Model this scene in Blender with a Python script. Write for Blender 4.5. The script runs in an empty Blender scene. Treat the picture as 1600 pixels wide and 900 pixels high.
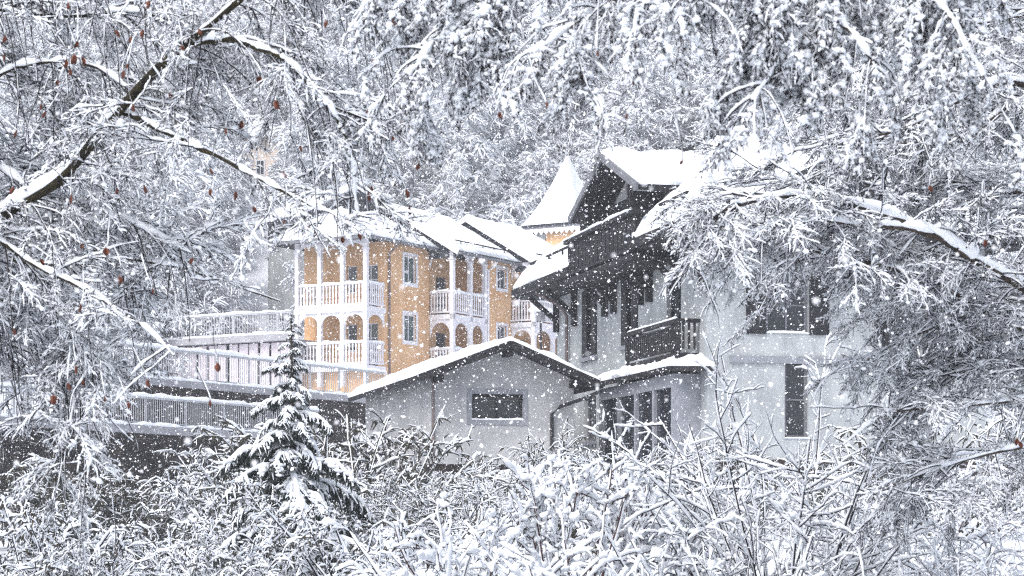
import bpy, math, random
import numpy as np
from mathutils import Vector

random.seed(4)
rng = np.random.default_rng(11)
sc = bpy.context.scene
col = sc.collection
F = 3465.0            # focal length in pixels of the 1600-wide photograph
HY = 825.0            # image row of the eye level

# ------------------------------------------------------------------ camera, sky, sun, exposure
cam_d = bpy.data.cameras.new('camera')
cam_d.sensor_width = 36.0
cam_d.lens = F / 1600.0 * 36.0
cam_d.shift_y = (HY - 450.0) / 1600.0
cam_d.clip_start = 0.5
cam_d.clip_end = 3000.0
cam_d.dof.use_dof = True
cam_d.dof.focus_distance = 60.0
cam_d.dof.aperture_fstop = 8.0
cam = bpy.data.objects.new('camera', cam_d)
cam.location = (0, 0, 0)
cam.rotation_euler = (math.radians(90), 0, 0)
col.objects.link(cam)
sc.camera = cam

SUN_EL, SUN_AZ = math.radians(52), math.radians(215)   # azimuth: from the left, behind the camera
world = bpy.data.worlds.new('World')
sc.world = world
world.use_nodes = True
wn = world.node_tree
wn.nodes.clear()
w_out = wn.nodes.new('ShaderNodeOutputWorld')
w_bg = wn.nodes.new('ShaderNodeBackground')
w_sky = wn.nodes.new('ShaderNodeTexSky')
w_sky.sky_type = 'NISHITA'
w_sky.sun_disc = False
w_sky.sun_elevation = SUN_EL
w_sky.sun_rotation = SUN_AZ
w_sky.air_density = 1.0
w_sky.dust_density = 3.0
w_hsv = wn.nodes.new('ShaderNodeHueSaturation')
w_hsv.inputs['Saturation'].default_value = 0.60
wn.links.new(w_sky.outputs['Color'], w_hsv.inputs['Color'])
wn.links.new(w_hsv.outputs['Color'], w_bg.inputs['Color'])
w_bg.inputs['Strength'].default_value = 0.13
wn.links.new(w_bg.outputs['Background'], w_out.inputs['Surface'])

sun_d = bpy.data.lights.new('sun', 'SUN')
sun_d.energy = 1.4
sun_d.angle = math.radians(25)
sun_d.color = (1.0, 0.985, 0.97)
sun = bpy.data.objects.new('sun', sun_d)
sd = Vector((math.sin(SUN_AZ) * math.cos(SUN_EL), math.cos(SUN_AZ) * math.cos(SUN_EL), math.sin(SUN_EL)))
sun.rotation_euler = (-sd).to_track_quat('-Z', 'Y').to_euler()
sun.location = sd * 300
col.objects.link(sun)

sc.view_settings.view_transform = 'Standard'
sc.view_settings.look = 'None'
sc.view_settings.exposure = 0.84
sc.view_settings.gamma = 1.0
sc.cycles.max_bounces = 6
sc.cycles.use_denoising = False
sc.cycles.filter_width = 1.2
sc.cycles.diffuse_bounces = 3
sc.cycles.glossy_bounces = 2
sc.cycles.transmission_bounces = 2
sc.cycles.volume_bounces = 2
sc.cycles.caustics_reflective = False
sc.cycles.caustics_refractive = False
sc.cycles.sample_clamp_indirect = 4.0

# ------------------------------------------------------------------ materials
def material(name, base, rough=0.8, var=0.0, scale=4.0, bump=0.0, bscale=30.0, spec=0.3, base2=None, metallic=0.0, detail=4.0, streak=0.0):
    m = bpy.data.materials.new(name)
    m.use_nodes = True
    nt = m.node_tree
    b = nt.nodes['Principled BSDF']
    b.inputs['Roughness'].default_value = rough
    b.inputs['Specular IOR Level'].default_value = spec
    b.inputs['Metallic'].default_value = metallic
    b.inputs['Base Color'].default_value = (*base, 1)
    tc = nt.nodes.new('ShaderNodeTexCoord')
    if var > 0 or base2:
        n = nt.nodes.new('ShaderNodeTexNoise')
        n.inputs['Scale'].default_value = scale
        n.inputs['Detail'].default_value = detail
        nt.links.new(tc.outputs['Object'], n.inputs['Vector'])
        r = nt.nodes.new('ShaderNodeValToRGB')
        b2 = base2 if base2 else tuple(min(1, c * (1 + var)) for c in base)
        b1 = base if base2 else tuple(c * (1 - var) for c in base)
        r.color_ramp.elements[0].color = (*b1, 1)
        r.color_ramp.elements[1].color = (*b2, 1)
        r.color_ramp.elements[0].position = 0.35
        r.color_ramp.elements[1].position = 0.65
        nt.links.new(n.outputs['Fac'], r.inputs['Fac'])
        nt.links.new(r.outputs['Color'], b.inputs['Base Color'])
    if streak > 0:
        mp = nt.nodes.new('ShaderNodeMapping'); mp.inputs['Scale'].default_value = (1.8, 1.8, .55)
        n3 = nt.nodes.new('ShaderNodeTexNoise'); n3.inputs['Scale'].default_value = 1.0; n3.inputs['Detail'].default_value = 6; n3.inputs['Roughness'].default_value = .65
        nt.links.new(tc.outputs['Object'], mp.inputs['Vector']); nt.links.new(mp.outputs['Vector'], n3.inputs['Vector'])
        r3 = nt.nodes.new('ShaderNodeValToRGB')
        r3.color_ramp.elements[0].position = .38; r3.color_ramp.elements[1].position = .58
        r3.color_ramp.elements[0].color = (1 - streak, 1 - streak, 1 - streak * .9, 1); r3.color_ramp.elements[1].color = (1, 1, 1, 1)
        mx = nt.nodes.new('ShaderNodeMix'); mx.data_type = 'RGBA'; mx.blend_type = 'MULTIPLY'; mx.inputs[0].default_value = 1.0
        nt.links.new(n3.outputs['Fac'], r3.inputs['Fac'])
        nt.links.new(r.outputs['Color'], mx.inputs[6]); nt.links.new(r3.outputs['Color'], mx.inputs[7])
        nt.links.new(mx.outputs[2], b.inputs['Base Color'])
    if bump > 0:
        n2 = nt.nodes.new('ShaderNodeTexNoise')
        n2.inputs['Scale'].default_value = bscale
        n2.inputs['Detail'].default_value = 4
        nt.links.new(tc.outputs['Object'], n2.inputs['Vector'])
        bp = nt.nodes.new('ShaderNodeBump')
        bp.inputs['Strength'].default_value = bump
        bp.inputs['Distance'].default_value = 0.05
        nt.links.new(n2.outputs['Fac'], bp.inputs['Height'])
        nt.links.new(bp.outputs['Normal'], b.inputs['Normal'])
    return m

M = {}
M['snow'] = material('snow', (0.86, 0.885, 0.92), 0.75, 0.02, 3.0, 0.25, 9.0, 0.2)
M['snow_ground'] = material('snow_ground', (0.80, 0.83, 0.88), 0.8, 0.04, 0.6, 0.5, 3.0, 0.2)
M['flake'] = material('flake', (0.9, 0.9, 0.92), 0.8)
M['bark'] = material('bark', (0.028, 0.022, 0.02), 0.9, scale=18, bump=0.6, bscale=60, base2=(0.085, 0.065, 0.045))
M['moss_bark'] = material('moss_bark', (0.008, 0.007, 0.006), 0.95, scale=16, bump=0.8, bscale=45, base2=(0.042, 0.034, 0.012))
M['twig'] = material('twig', (0.020, 0.016, 0.018), 0.85, 0.3, 25)
M['red_twig'] = material('red_twig', (0.07, 0.03, 0.028), 0.85, 0.3, 25)
M['grey_twig'] = material('grey_twig', (0.10, 0.105, 0.10), 0.85, 0.3, 20)
M['catkin'] = material('catkin', (0.016, 0.012, 0.014), 0.9, 0.4, 40)
M['leaf'] = material('leaf', (0.05, 0.013, 0.010), 0.75, 0.0, 60, base2=(0.15, 0.045, 0.018))
M['needle'] = material('needle', (0.016, 0.026, 0.022), 0.8, scale=12, base2=(0.035, 0.05, 0.04))
M['hedge'] = material('hedge', (0.03, 0.035, 0.028), 0.85, scale=9, base2=(0.075, 0.06, 0.035))
M['orange'] = material('orange', (0.64, 0.375, 0.185), 0.9, scale=0.9, bump=0.2, bscale=25, base2=(0.75, 0.485, 0.275), streak=.1)
M['cream'] = material('cream', (0.70, 0.60, 0.52), 0.9, 0.06, 0.8)
M['white_wood'] = material('white_wood', (0.74, 0.73, 0.77), 0.7, 0.06, 6.0)
M['stucco'] = material('stucco', (0.38, 0.40, 0.405), 0.92, scale=0.8, bump=0.3, bscale=22, base2=(0.48, 0.50, 0.50), streak=.2)
M['stucco_old'] = material('stucco_old', (0.40, 0.405, 0.41), 0.95, scale=0.9, bump=0.4, bscale=18, base2=(0.52, 0.52, 0.52), streak=.2)
M['stone_trim'] = material('stone_trim', (0.26, 0.27, 0.30), 0.9, 0.12, 5.0, 0.3)
M['dark_wood'] = material('dark_wood', (0.007, 0.007, 0.009), 0.8, scale=7, base2=(0.022, 0.02, 0.022))
M['slate'] = material('slate', (0.05, 0.053, 0.065), 0.8, 0.25, 3.0)
M['shutter'] = material('shutter', (0.014, 0.013, 0.016), 0.7, 0.3, 8)
M['foundation'] = material('foundation', (0.012, 0.011, 0.012), 0.95, scale=3.0, bump=0.8, bscale=8, base2=(0.05, 0.036, 0.028))
M['glass'] = material('glass', (0.018, 0.022, 0.03), 0.08, spec=0.6)
M['reflection_glass'] = material('reflection_glass', (0.04, 0.075, 0.075), 0.10, spec=0.6)  # greenish reflection put into the base colour of the pane
M['frame_grey'] = material('frame_grey', (0.16, 0.165, 0.18), 0.7, 0.1)
M['metal'] = material('metal', (0.30, 0.31, 0.33), 0.5, 0.1, spec=0.5)
M['rail_metal'] = material('rail_metal', (0.42, 0.43, 0.45), 0.6, 0.1)
M['pipe'] = material('pipe', (0.17, 0.13, 0.13), 0.6, 0.15)
M['pink_board'] = material('pink_board', (0.62, 0.56, 0.60), 0.85, 0.08, 3.0)
M['concrete'] = material('concrete', (0.33, 0.33, 0.35), 0.9, 0.12, 2.0, 0.3)
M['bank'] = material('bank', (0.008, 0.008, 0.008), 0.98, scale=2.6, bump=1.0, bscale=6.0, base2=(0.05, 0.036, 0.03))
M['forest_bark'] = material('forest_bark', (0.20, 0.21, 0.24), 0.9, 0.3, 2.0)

# ------------------------------------------------------------------ mesh helpers
def tag(o, label=None, cat=None, group=None, kind=None):
    if label: o['label'] = label
    if cat: o['category'] = cat
    if group: o['group'] = group
    if kind: o['kind'] = kind
    return o

def link(name, me, mat, parent=None, smooth=False):
    if mat is not None and not me.materials:
        me.materials.append(M[mat] if isinstance(mat, str) else mat)
    if smooth:
        me.polygons.foreach_set('use_smooth', [True] * len(me.polygons))
    o = bpy.data.objects.new(name, me)
    col.objects.link(o)
    if parent: o.parent = parent
    return o

def pyobj(name, vf, mat, parent=None, smooth=False):
    v, f = vf
    me = bpy.data.meshes.new(name)
    me.from_pydata([tuple(map(float, p)) for p in v], [], [tuple(int(i) for i in q) for q in f])
    me.update()
    return link(name, me, mat, parent, smooth)

def npmesh(name, V, Fq):
    """V (n,3), Fq list of (m,k) int arrays"""
    me = bpy.data.meshes.new(name)
    me.vertices.add(len(V))
    me.vertices.foreach_set('co', np.ascontiguousarray(V, dtype=np.float32).ravel())
    tot = np.concatenate([np.full(len(a), a.shape[1], dtype=np.int32) for a in Fq])
    idx = np.concatenate([a.ravel() for a in Fq]).astype(np.int32)
    me.loops.add(len(idx))
    me.loops.foreach_set('vertex_index', idx)
    me.polygons.add(len(tot))
    st = np.zeros(len(tot), dtype=np.int32)
    st[1:] = np.cumsum(tot)[:-1]
    me.polygons.foreach_set('loop_start', st)
    me.polygons.foreach_set('loop_total', tot)
    me.update(calc_edges=True)
    return me

class Pile:
    """collects numpy pieces and turns them into one mesh"""
    def __init__(s): s.V = []; s.F = []; s.n = 0
    def add(s, V, Fs):
        V = np.asarray(V, dtype=np.float64).reshape(-1, 3)
        s.V.append(V)
        for f in Fs: s.F.append(np.asarray(f) + s.n)
        s.n += len(V)
    def build(s, name, mat, parent=None, smooth=True):
        if not s.n: return None
        by = {}
        for f in s.F: by.setdefault(f.shape[1], []).append(f)
        me = npmesh(name, np.concatenate(s.V), [np.concatenate(x) for x in by.values()])
        return link(name, me, mat, parent, smooth)

def empty(name, loc, rz=0.0):
    o = bpy.data.objects.new(name, None)
    col.objects.link(o)
    o.location = loc
    o.rotation_euler = (0, 0, rz)
    o.empty_display_size = 0.2
    return o

def box(x0, x1, y0, y1, z0, z1):
    v = [(x, y, z) for z in (z0, z1) for y in (y0, y1) for x in (x0, x1)]
    return v, [(0, 2, 3, 1), (4, 5, 7, 6), (0, 1, 5, 4), (2, 6, 7, 3), (0, 4, 6, 2), (1, 3, 7, 5)]

def merge(*vfs):
    V, Fc = [], []
    for v, f in vfs:
        n = len(V)
        V += list(v)
        Fc += [tuple(i + n for i in q) for q in f]
    return V, Fc

def bar(p0, p1, w, h=None, up=(0, 0, 1)):
    """box beam between two points"""
    h = h or w
    a, b = Vector(p0), Vector(p1)
    t = (b - a).normalized()
    u = Vector(up)
    if abs(t.dot(u)) > 0.95: u = Vector((1, 0, 0))
    s = t.cross(u).normalized(); u = s.cross(t).normalized()
    v = []
    for c in (a, b):
        for i, j in ((-1, -1), (1, -1), (1, 1), (-1, 1)):
            v.append(tuple(c + s * (i * w / 2) + u * (j * h / 2)))
    return v, [(0, 1, 2, 3), (7, 6, 5, 4), (0, 4, 5, 1), (1, 5, 6, 2), (2, 6, 7, 3), (3, 7, 4, 0)]

def pipe(pts, r, n=8):
    V, Fc = [], []
    pts = [Vector(p) for p in pts]
    for i, p in enumerate(pts):
        t = (pts[min(i + 1, len(pts) - 1)] - pts[max(i - 1, 0)]).normalized()
        ref = Vector((0, 0, 1)) if abs(t.z) < 0.9 else Vector((1, 0, 0))
        s = t.cross(ref).normalized(); u = s.cross(t)
        for k in range(n):
            a = 2 * math.pi * k / n
            V.append(tuple(p + s * (r * math.cos(a)) + u * (r * math.sin(a))))
    for i in range(len(pts) - 1):
        for k in range(n):
            k2 = (k + 1) % n
            Fc.append((i * n + k, i * n + k2, (i + 1) * n + k2, (i + 1) * n + k))
    Fc.append(tuple(range(n - 1, -1, -1)))
    Fc.append(tuple((len(pts) - 1) * n + k for k in range(n)))
    return V, Fc

def panel(fn, u0, u1, z0, z1, holes, depth):
    """wall sheet u0..u1 x z0..z1 with real openings; fn(u, z, d) -> point, d goes into the wall"""
    us = sorted({u0, u1, *[h[0] for h in holes], *[h[1] for h in holes]})
    zs = sorted({z0, z1, *[h[2] for h in holes], *[h[3] for h in holes]})
    V, Fc = [], []
    def quad(a, b, c, d):
        n = len(V); V.extend([a, b, c, d]); Fc.append((n, n + 1, n + 2, n + 3))
    for i in range(len(us) - 1):
        for j in range(len(zs) - 1):
            um, zm = (us[i] + us[i + 1]) / 2, (zs[j] + zs[j + 1]) / 2
            if any(h[0] < um < h[1] and h[2] < zm < h[3] for h in holes): continue
            quad(fn(us[i], zs[j], 0), fn(us[i + 1], zs[j], 0), fn(us[i + 1], zs[j + 1], 0), fn(us[i], zs[j + 1], 0))
    for a, b, c, d in holes:
        quad(fn(a, c, 0), fn(b, c, 0), fn(b, c, depth), fn(a, c, depth))
        quad(fn(a, d, 0), fn(b, d, 0), fn(b, d, depth), fn(a, d, depth))
        quad(fn(a, c, 0), fn(a, d, 0), fn(a, d, depth), fn(a, c, depth))
        quad(fn(b, c, 0), fn(b, d, 0), fn(b, d, depth), fn(b, c, depth))
    return V, Fc

def fbox(fn, u0, u1, z0, z1, d0, d1):
    v = [fn(u, z, d) for d in (d0, d1) for z in (z0, z1) for u in (u0, u1)]
    return v, [(0, 2, 3, 1), (4, 5, 7, 6), (0, 1, 5, 4), (2, 6, 7, 3), (0, 4, 6, 2), (1, 3, 7, 5)]

def window(parent, fn, u0, u1, z0, z1, frame_mat, glass='glass', fw=0.07, rec=0.14, cols=2, rows=1, name='window', surround=None, sill=True):
    """frame with pane and bars as sub-parts, set back in its opening"""
    w = pyobj(name, merge(fbox(fn, u0, u0 + fw, z0, z1, rec - 0.04, rec + 0.04), fbox(fn, u1 - fw, u1, z0, z1, rec - 0.04, rec + 0.04),
                          fbox(fn, u0 + fw, u1 - fw, z0, z0 + fw, rec - 0.04, rec + 0.04), fbox(fn, u0 + fw, u1 - fw, z1 - fw, z1, rec - 0.04, rec + 0.04)), frame_mat, parent)
    pyobj('pane', fbox(fn, u0 + fw, u1 - fw, z0 + fw, z1 - fw, rec + 0.005, rec + 0.03), glass, w)
    for i in range(1, cols):
        u = u0 + (u1 - u0) * i / cols
        pyobj('mullion', fbox(fn, u - 0.025, u + 0.025, z0 + fw, z1 - fw, rec - 0.03, rec), frame_mat, w)
    for i in range(1, rows):
        z = z0 + (z1 - z0) * i / rows
        pyobj('glazing_bar', fbox(fn, u0 + fw, u1 - fw, z - 0.018, z + 0.018, rec - 0.025, rec + 0.002), frame_mat, w)
    if surround:
        sw, sm = surround
        pyobj('surround', merge(fbox(fn, u0 - sw, u0, z0 - sw, z1 + sw, -0.035, 0.02), fbox(fn, u1, u1 + sw, z0 - sw, z1 + sw, -0.035, 0.02),
                                fbox(fn, u0, u1, z1, z1 + sw, -0.033, 0.02), fbox(fn, u0, u1, z0 - sw, z0, -0.033, 0.02)), sm, w)
    if sill:
        sw = surround[0] if surround else 0.05
        pyobj('sill_snow', snow_bar(fn(u0 - sw, z0 + 0.0, 0.0), fn(u1 + sw, z0 + 0.0, 0.0), 0.07, 0.05), 'snow', w, True)
    return w

def snow_bar(p0, p1, w, h, step=0.12, seed=None):
    """lumpy rounded strip of snow lying on a rail or ledge from p0 to p1 (its underside)"""
    r = np.random.default_rng(seed if seed is not None else int(rng.integers(1e6)))
    a, b = np.array(p0, float), np.array(p1, float)
    L = np.linalg.norm(b - a)
    n = max(4, int(L / step))
    t = (b - a) / L
    s = np.cross(t, (0, 0, 1)); s /= np.linalg.norm(s)
    k = 6
    prof = [(-1, 0.0), (-1.05, 0.45), (-0.55, 0.95), (0.55, 0.95), (1.05, 0.45), (1, 0.0)]
    sm = np.convolve(r.normal(0, 1, n + 8), np.ones(5) / 5, 'same')[4:n + 5]
    V, Fc = [], []
    for i in range(n + 1):
        f = i / n
        e = min(1, min(f, 1 - f) * n / 1.2 + 0.25)
        hh = h * max(0.35, 1 + 0.55 * sm[min(i, len(sm) - 1)]) * e
        ww = w * (1 + 0.12 * sm[min(i, len(sm) - 1)]) * (0.6 + 0.4 * e)
        c = a + t * (L * f)
        for q, z in prof:
            V.append(tuple(c + s * (q * ww / 2) + np.array((0, 0, z * hh))))
    for i in range(n):
        for q in range(k):
            q2 = (q + 1) % k
            Fc.append((i * k + q, i * k + q2, (i + 1) * k + q2, (i + 1) * k + q))
    Fc.append(tuple(range(k))); Fc.append(tuple(n * k + q for q in range(k - 1, -1, -1)))
    return V, Fc

def snow_sheet(q, thick, nu=24, nv=10, noise=0.05, over=0.0, seed=1):
    """snow blanket on the plane quad q (4 corners: eave a, eave b, ridge b, ridge a), rounded at its edges"""
    r = np.random.default_rng(seed)
    a, b, c, d = [np.array(p, float) for p in q]
    g = r.normal(0, 1, (nu + 1, nv + 1))
    for _ in range(2):
        g = (g + np.roll(g, 1, 0) + np.roll(g, -1, 0) + np.roll(g, 1, 1) + np.roll(g, -1, 1)) / 5
    g = g / (g.std() + 1e-6)
    V, Fc = [], []
    top = {}
    for i in range(nu + 1):
        for j in range(nv + 1):
            u, v = i / nu, j / nv
            p = (a * (1 - u) + b * u) * (1 - v) + (d * (1 - u) + c * u) * v
            e = min(min(u, 1 - u) * nu, v * nv, (1 - v) * nv + 0.6)
            e = 0.55 + 0.45 * min(1, e)
            h = thick * e * (1 + noise * 4.5 * g[i, j])
            p = p + np.array((0, 0, h))
            if j == 0: p = p + (a - d) / np.linalg.norm(a - d) * (over + 0.05 * g[i, 0])
            top[i, j] = len(V); V.append(tuple(p))
    for i in range(nu):
        for j in range(nv):
            Fc.append((top[i, j], top[i + 1, j], top[i + 1, j + 1], top[i, j + 1]))
    def skirt(seq):
        prev = None
        for i, j in seq:
            u, v = i / nu, j / nv
            p = (a * (1 - u) + b * u) * (1 - v) + (d * (1 - u) + c * u) * v
            n = len(V); V.append(tuple(p + np.array((0, 0, 0.004))))
            if prev is not None: Fc.append((prev[0], n, top[i, j], prev[1]))
            prev = (n, top[i, j])
    skirt([(i, 0) for i in range(nu + 1)]); skirt([(nu, j) for j in range(nv + 1)])
    skirt([(i, nv) for i in range(nu, -1, -1)]); skirt([(0, j) for j in range(nv, -1, -1)])
    return V, Fc

def slab(q, thick):
    """roof deck: quad with thickness hanging below it"""
    v = [tuple(p) for p in q] + [(p[0], p[1], p[2] - thick) for p in q]
    return v, [(0, 1, 2, 3), (7, 6, 5, 4), (0, 4, 5, 1), (1, 5, 6, 2), (2, 6, 7, 3), (3, 7, 4, 0)]

# ------------------------------------------------------------------ numpy growth helpers
def norm(a): return a / (np.linalg.norm(a, axis=-1, keepdims=True) + 1e-9)

def grow(p0, d0, length, K, grav=0.0, wander=0.1):
    N = len(p0)
    P = np.zeros((N, K, 3)); P[:, 0] = p0
    d = norm(np.array(d0, float)); step = (np.broadcast_to(length, (N,)) / (K - 1))[:, None]
    g = np.broadcast_to(grav, (N,))[:, None] * np.array((0, 0, -1.0))
    for k in range(1, K):
        d = norm(d + g / (K - 1) * 4 + rng.normal(0, wander, (N, 3)))
        P[:, k] = P[:, k - 1] + d * step
    return P

def tube_arrays(P, R, sides):
    N, K, _ = P.shape
    T = norm(np.gradient(P, axis=1))
    ref = np.where(np.abs(T[..., 2:3]) < 0.9, np.array((0, 0, 1.0)), np.array((1.0, 0, 0)))
    U = norm(np.cross(T, ref)); W = np.cross(U, T)
    ang = np.arange(sides) * 2 * np.pi / sides + 0.3
    V = P[:, :, None, :] + R[:, :, None, None] * (U[:, :, None, :] * np.cos(ang)[:, None] + W[:, :, None, :] * np.sin(ang)[:, None])
    base = (np.arange(N) * K * sides)[:, None, None] + (np.arange(K - 1) * sides)[None, :, None] + np.arange(sides)[None, None, :]
    nxt = (np.arange(N) * K * sides)[:, None, None] + (np.arange(K - 1) * sides)[None, :, None] + ((np.arange(sides) + 1) % sides)[None, None, :]
    Q = np.stack([base, nxt, nxt + sides, base + sides], -1).reshape(-1, 4)
    return V.reshape(-1, 3), Q

def taper(N, K, r0, r1): return np.broadcast_to(r0, (N,))[:, None] * (1 - np.linspace(0, 1, K)) + np.broadcast_to(r1, (N,))[:, None] * np.linspace(0, 1, K)

def add_tubes(pile, P, r0, r1, sides=3):
    if len(P) == 0: return
    V, Q = tube_arrays(P, taper(len(P), P.shape[1], r0, r1), sides)
    pile.add(V, [Q])

def resample(P, K2):
    N, K, _ = P.shape
    x = np.linspace(0, K - 1, K2); k = np.minimum(x.astype(int), K - 2); f = (x - k)[None, :, None]
    return P[:, k] * (1 - f) + P[:, k + 1] * f

def add_snow(pile, P, r, rs, sides=4, gap=0.12, minh=0.35, lump=0.5, ds=None):
    """sleeve of snow lying on the upper side of each branch of P"""
    if len(P) == 0: return
    L = np.linalg.norm(np.diff(P, axis=1), axis=2).sum(1).mean()
    K2 = int(np.clip(L / (ds if ds else max(2.6 * float(np.mean(rs)), .02)) + 2, 3, 44))
    P = resample(P, K2)
    N, K, _ = P.shape
    T = norm(np.gradient(P, axis=1))
    hz = np.clip(np.sqrt(np.maximum(0, 1 - T[..., 2] ** 2)), minh, 1)
    m = np.clip(1 + lump * rng.normal(0, 1, (N, K)), 0.25, 2.2)
    m = np.where(rng.random((N, K)) < gap, 0.15, m)
    if K > 4: m[:, 1:-1] = .6 * m[:, 1:-1] + .2 * (m[:, 2:] + m[:, :-2])
    R = np.broadcast_to(rs, (N,))[:, None] * m * hz
    R[:, 0] *= 0.45; R[:, -1] *= 0.35
    a = rng.random(N) * 6.28
    side = np.stack([np.cos(a), np.sin(a), 0 * a], 1)[:, None, :]
    off = norm(np.array((0, 0, 1.0)) * hz[..., None] + side * (1 - hz[..., None]) * 1.4)
    C = P + off * (np.broadcast_to(r, (N,))[:, None] * 0.85 + R * 0.8)[..., None]
    V, Q = tube_arrays(C, R, sides)
    pile.add(V, [Q])

OCT_V = np.array([(1, 0, 0), (0, 1, 0), (-1, 0, 0), (0, -1, 0), (0, 0, 1), (0, 0, -1)], float)
OCT_F = np.array([(0, 1, 4), (1, 2, 4), (2, 3, 4), (3, 0, 4), (1, 0, 5), (2, 1, 5), (3, 2, 5), (0, 3, 5)])
def ico():
    t = (1 + 5 ** 0.5) / 2
    v = np.array([(-1, t, 0), (1, t, 0), (-1, -t, 0), (1, -t, 0), (0, -1, t), (0, 1, t), (0, -1, -t), (0, 1, -t), (t, 0, -1), (t, 0, 1), (-t, 0, -1), (-t, 0, 1)], float)
    f = np.array([(0, 11, 5), (0, 5, 1), (0, 1, 7), (0, 7, 10), (0, 10, 11), (1, 5, 9), (5, 11, 4), (11, 10, 2), (10, 7, 6), (7, 1, 8),
                  (3, 9, 4), (3, 4, 2), (3, 2, 6), (3, 6, 8), (3, 8, 9), (4, 9, 5), (2, 4, 11), (6, 2, 10), (8, 6, 7), (9, 8, 1)])
    return v / np.linalg.norm(v[0]), f
ICO_V, ICO_F = ico()

def add_blobs(pile, C, S, shape='oct', jitter=0.2, tilt=None):
    """C (n,3) centres, S (n,3) half sizes; tilt: (n,3) axis the long z side follows"""
    n = len(C)
    if n == 0: return
    v, f = (OCT_V, OCT_F) if shape == 'oct' else (ICO_V, ICO_F)
    L = v[None] * S[:, None, :] * (1 + rng.normal(0, jitter, (n, len(v), 1)))
    if tilt is None:
        a = rng.random(n) * 6.28
        c, s = np.cos(a)[:, None], np.sin(a)[:, None]
        L = np.stack([L[..., 0] * c - L[..., 1] * s, L[..., 0] * s + L[..., 1] * c, L[..., 2]], -1)
    else:
        T = norm(tilt)
        ref = np.where(np.abs(T[:, 2:3]) < 0.9, np.array((0, 0, 1.0)), np.array((1.0, 0, 0)))
        U = norm(np.cross(T, ref)); W = np.cross(T, U)
        L = L[..., 0:1] * U[:, None] + L[..., 1:2] * W[:, None] + L[..., 2:3] * T[:, None]
    V = L + C[:, None]
    Fi = f[None] + (np.arange(n) * len(v))[:, None, None]
    pile.add(V.reshape(-1, 3), [Fi.reshape(-1, 3)])

def sample(P, n, t0=0.05, t1=1.0, w=None):
    """n random points on the polylines P with their tangents and parameter"""
    N, K, _ = P.shape
    L = np.linalg.norm(np.diff(P, axis=1), axis=2).sum(1)
    w = L if w is None else L * w
    i = rng.choice(N, n, p=w / w.sum())
    t = rng.uniform(t0, t1, n)
    x = t * (K - 1)
    k = np.minimum(x.astype(int), K - 2)
    fr = (x - k)[:, None]
    p = P[i, k] * (1 - fr) + P[i, k + 1] * fr
    return p, norm(P[i, k + 1] - P[i, k]), t, i

def smooth_path(pts, K):
    """Catmull-Rom through pts, K samples evenly spaced"""
    p = np.array(pts, float)
    p = np.vstack([2 * p[0] - p[1], p, 2 * p[-1] - p[-2]])
    out = []
    for i in range(1, len(p) - 2):
        for t in np.linspace(0, 1, 16, endpoint=False):
            a, b, c, d = p[i - 1], p[i], p[i + 1], p[i + 2]
            out.append(0.5 * (2 * b + (c - a) * t + (2 * a - 5 * b + 4 * c - d) * t * t + (3 * b - a - 3 * c + d) * t ** 3))
    out.append(p[-2])
    out = np.array(out)
    s = np.concatenate([[0], np.cumsum(np.linalg.norm(np.diff(out, axis=0), axis=1))])
    q = np.linspace(0, s[-1], K)
    return np.stack([np.interp(q, s, out[:, j]) for j in range(3)], 1)

def W(px, py, d):
    """world point seen at photograph pixel (px, py) when it stands d metres away"""
    return np.array(((px - 800.0) / F * d, d, (HY - py) / F * d))

# ------------------------------------------------------------------ ground
GY = [-120, 0, 12, 20, 32, 45, 58, 66, 76, 92, 104, 122, 140, 180, 260, 330, 460]
GZ = [-8, -1.7, -1.45, -1.15, -0.6, 0.2, 1.4, 1.9, 2.2, 4.2, 6.2, 9.0, 14.5, 31, 70, 92, 100]
def ground_z(x, y):
    z = np.interp(y, GY, GZ)
    dip = np.clip((-1.4 - x) / 2.4, 0, 1) * np.interp(y, [28, 44, 92, 104], [0, 1, 1, 0])
    z = z - dip * 2.3
    return z + 0.12 * np.sin(x * 0.37 + y * 0.21) + 0.08 * np.sin(x * 0.9 - y * 0.5) + np.clip((y - 125) / 60, 0, 1) * (3 * np.sin(x * 0.045 + 1) + 2 * np.sin(y * 0.06 + x * 0.03))

gx = np.concatenate([np.linspace(-320, -70, 14), np.linspace(-60, 60, 81), np.linspace(70, 320, 14)])
gy = np.concatenate([np.linspace(-80, -5, 9), np.linspace(0, 130, 88), np.linspace(136, 440, 42)])
GXX, GYY = np.meshgrid(gx, gy)
gV = np.stack([GXX, GYY, ground_z(GXX, GYY)], -1).reshape(-1, 3)
nx, ny = len(gx), len(gy)
gi = np.arange(nx * ny).reshape(ny, nx)
gQ = np.stack([gi[:-1, :-1], gi[:-1, 1:], gi[1:, 1:], gi[1:, :-1]], -1).reshape(-1, 4)
ground = link('ground', npmesh('ground', gV, [gQ]), 'snow_ground', None, True)
tag(ground, 'snow covered ground rising to the wooded hillside', kind='structure')

# ------------------------------------------------------------------ orange chalet with white balconies
OC = (-6.0, 104.0)
OT, OS = np.array((0.511, 0.8596)), np.array((-0.8596, 0.511))
ORZ = math.atan2(0.8596, 0.511)
ZB = 5.6
oc = empty('orange_chalet', (OC[0], OC[1], ZB), ORZ)
tag(oc, 'ochre orange chalet with white timber balconies and snowy stepped roofs', 'house')
def zz(z): return z - ZB

ZTOP = 13.45
UPF, LOF = 10.30, 7.55      # floor levels (top of slab) of the two storeys
RH = 1.08                   # rail height
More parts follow.
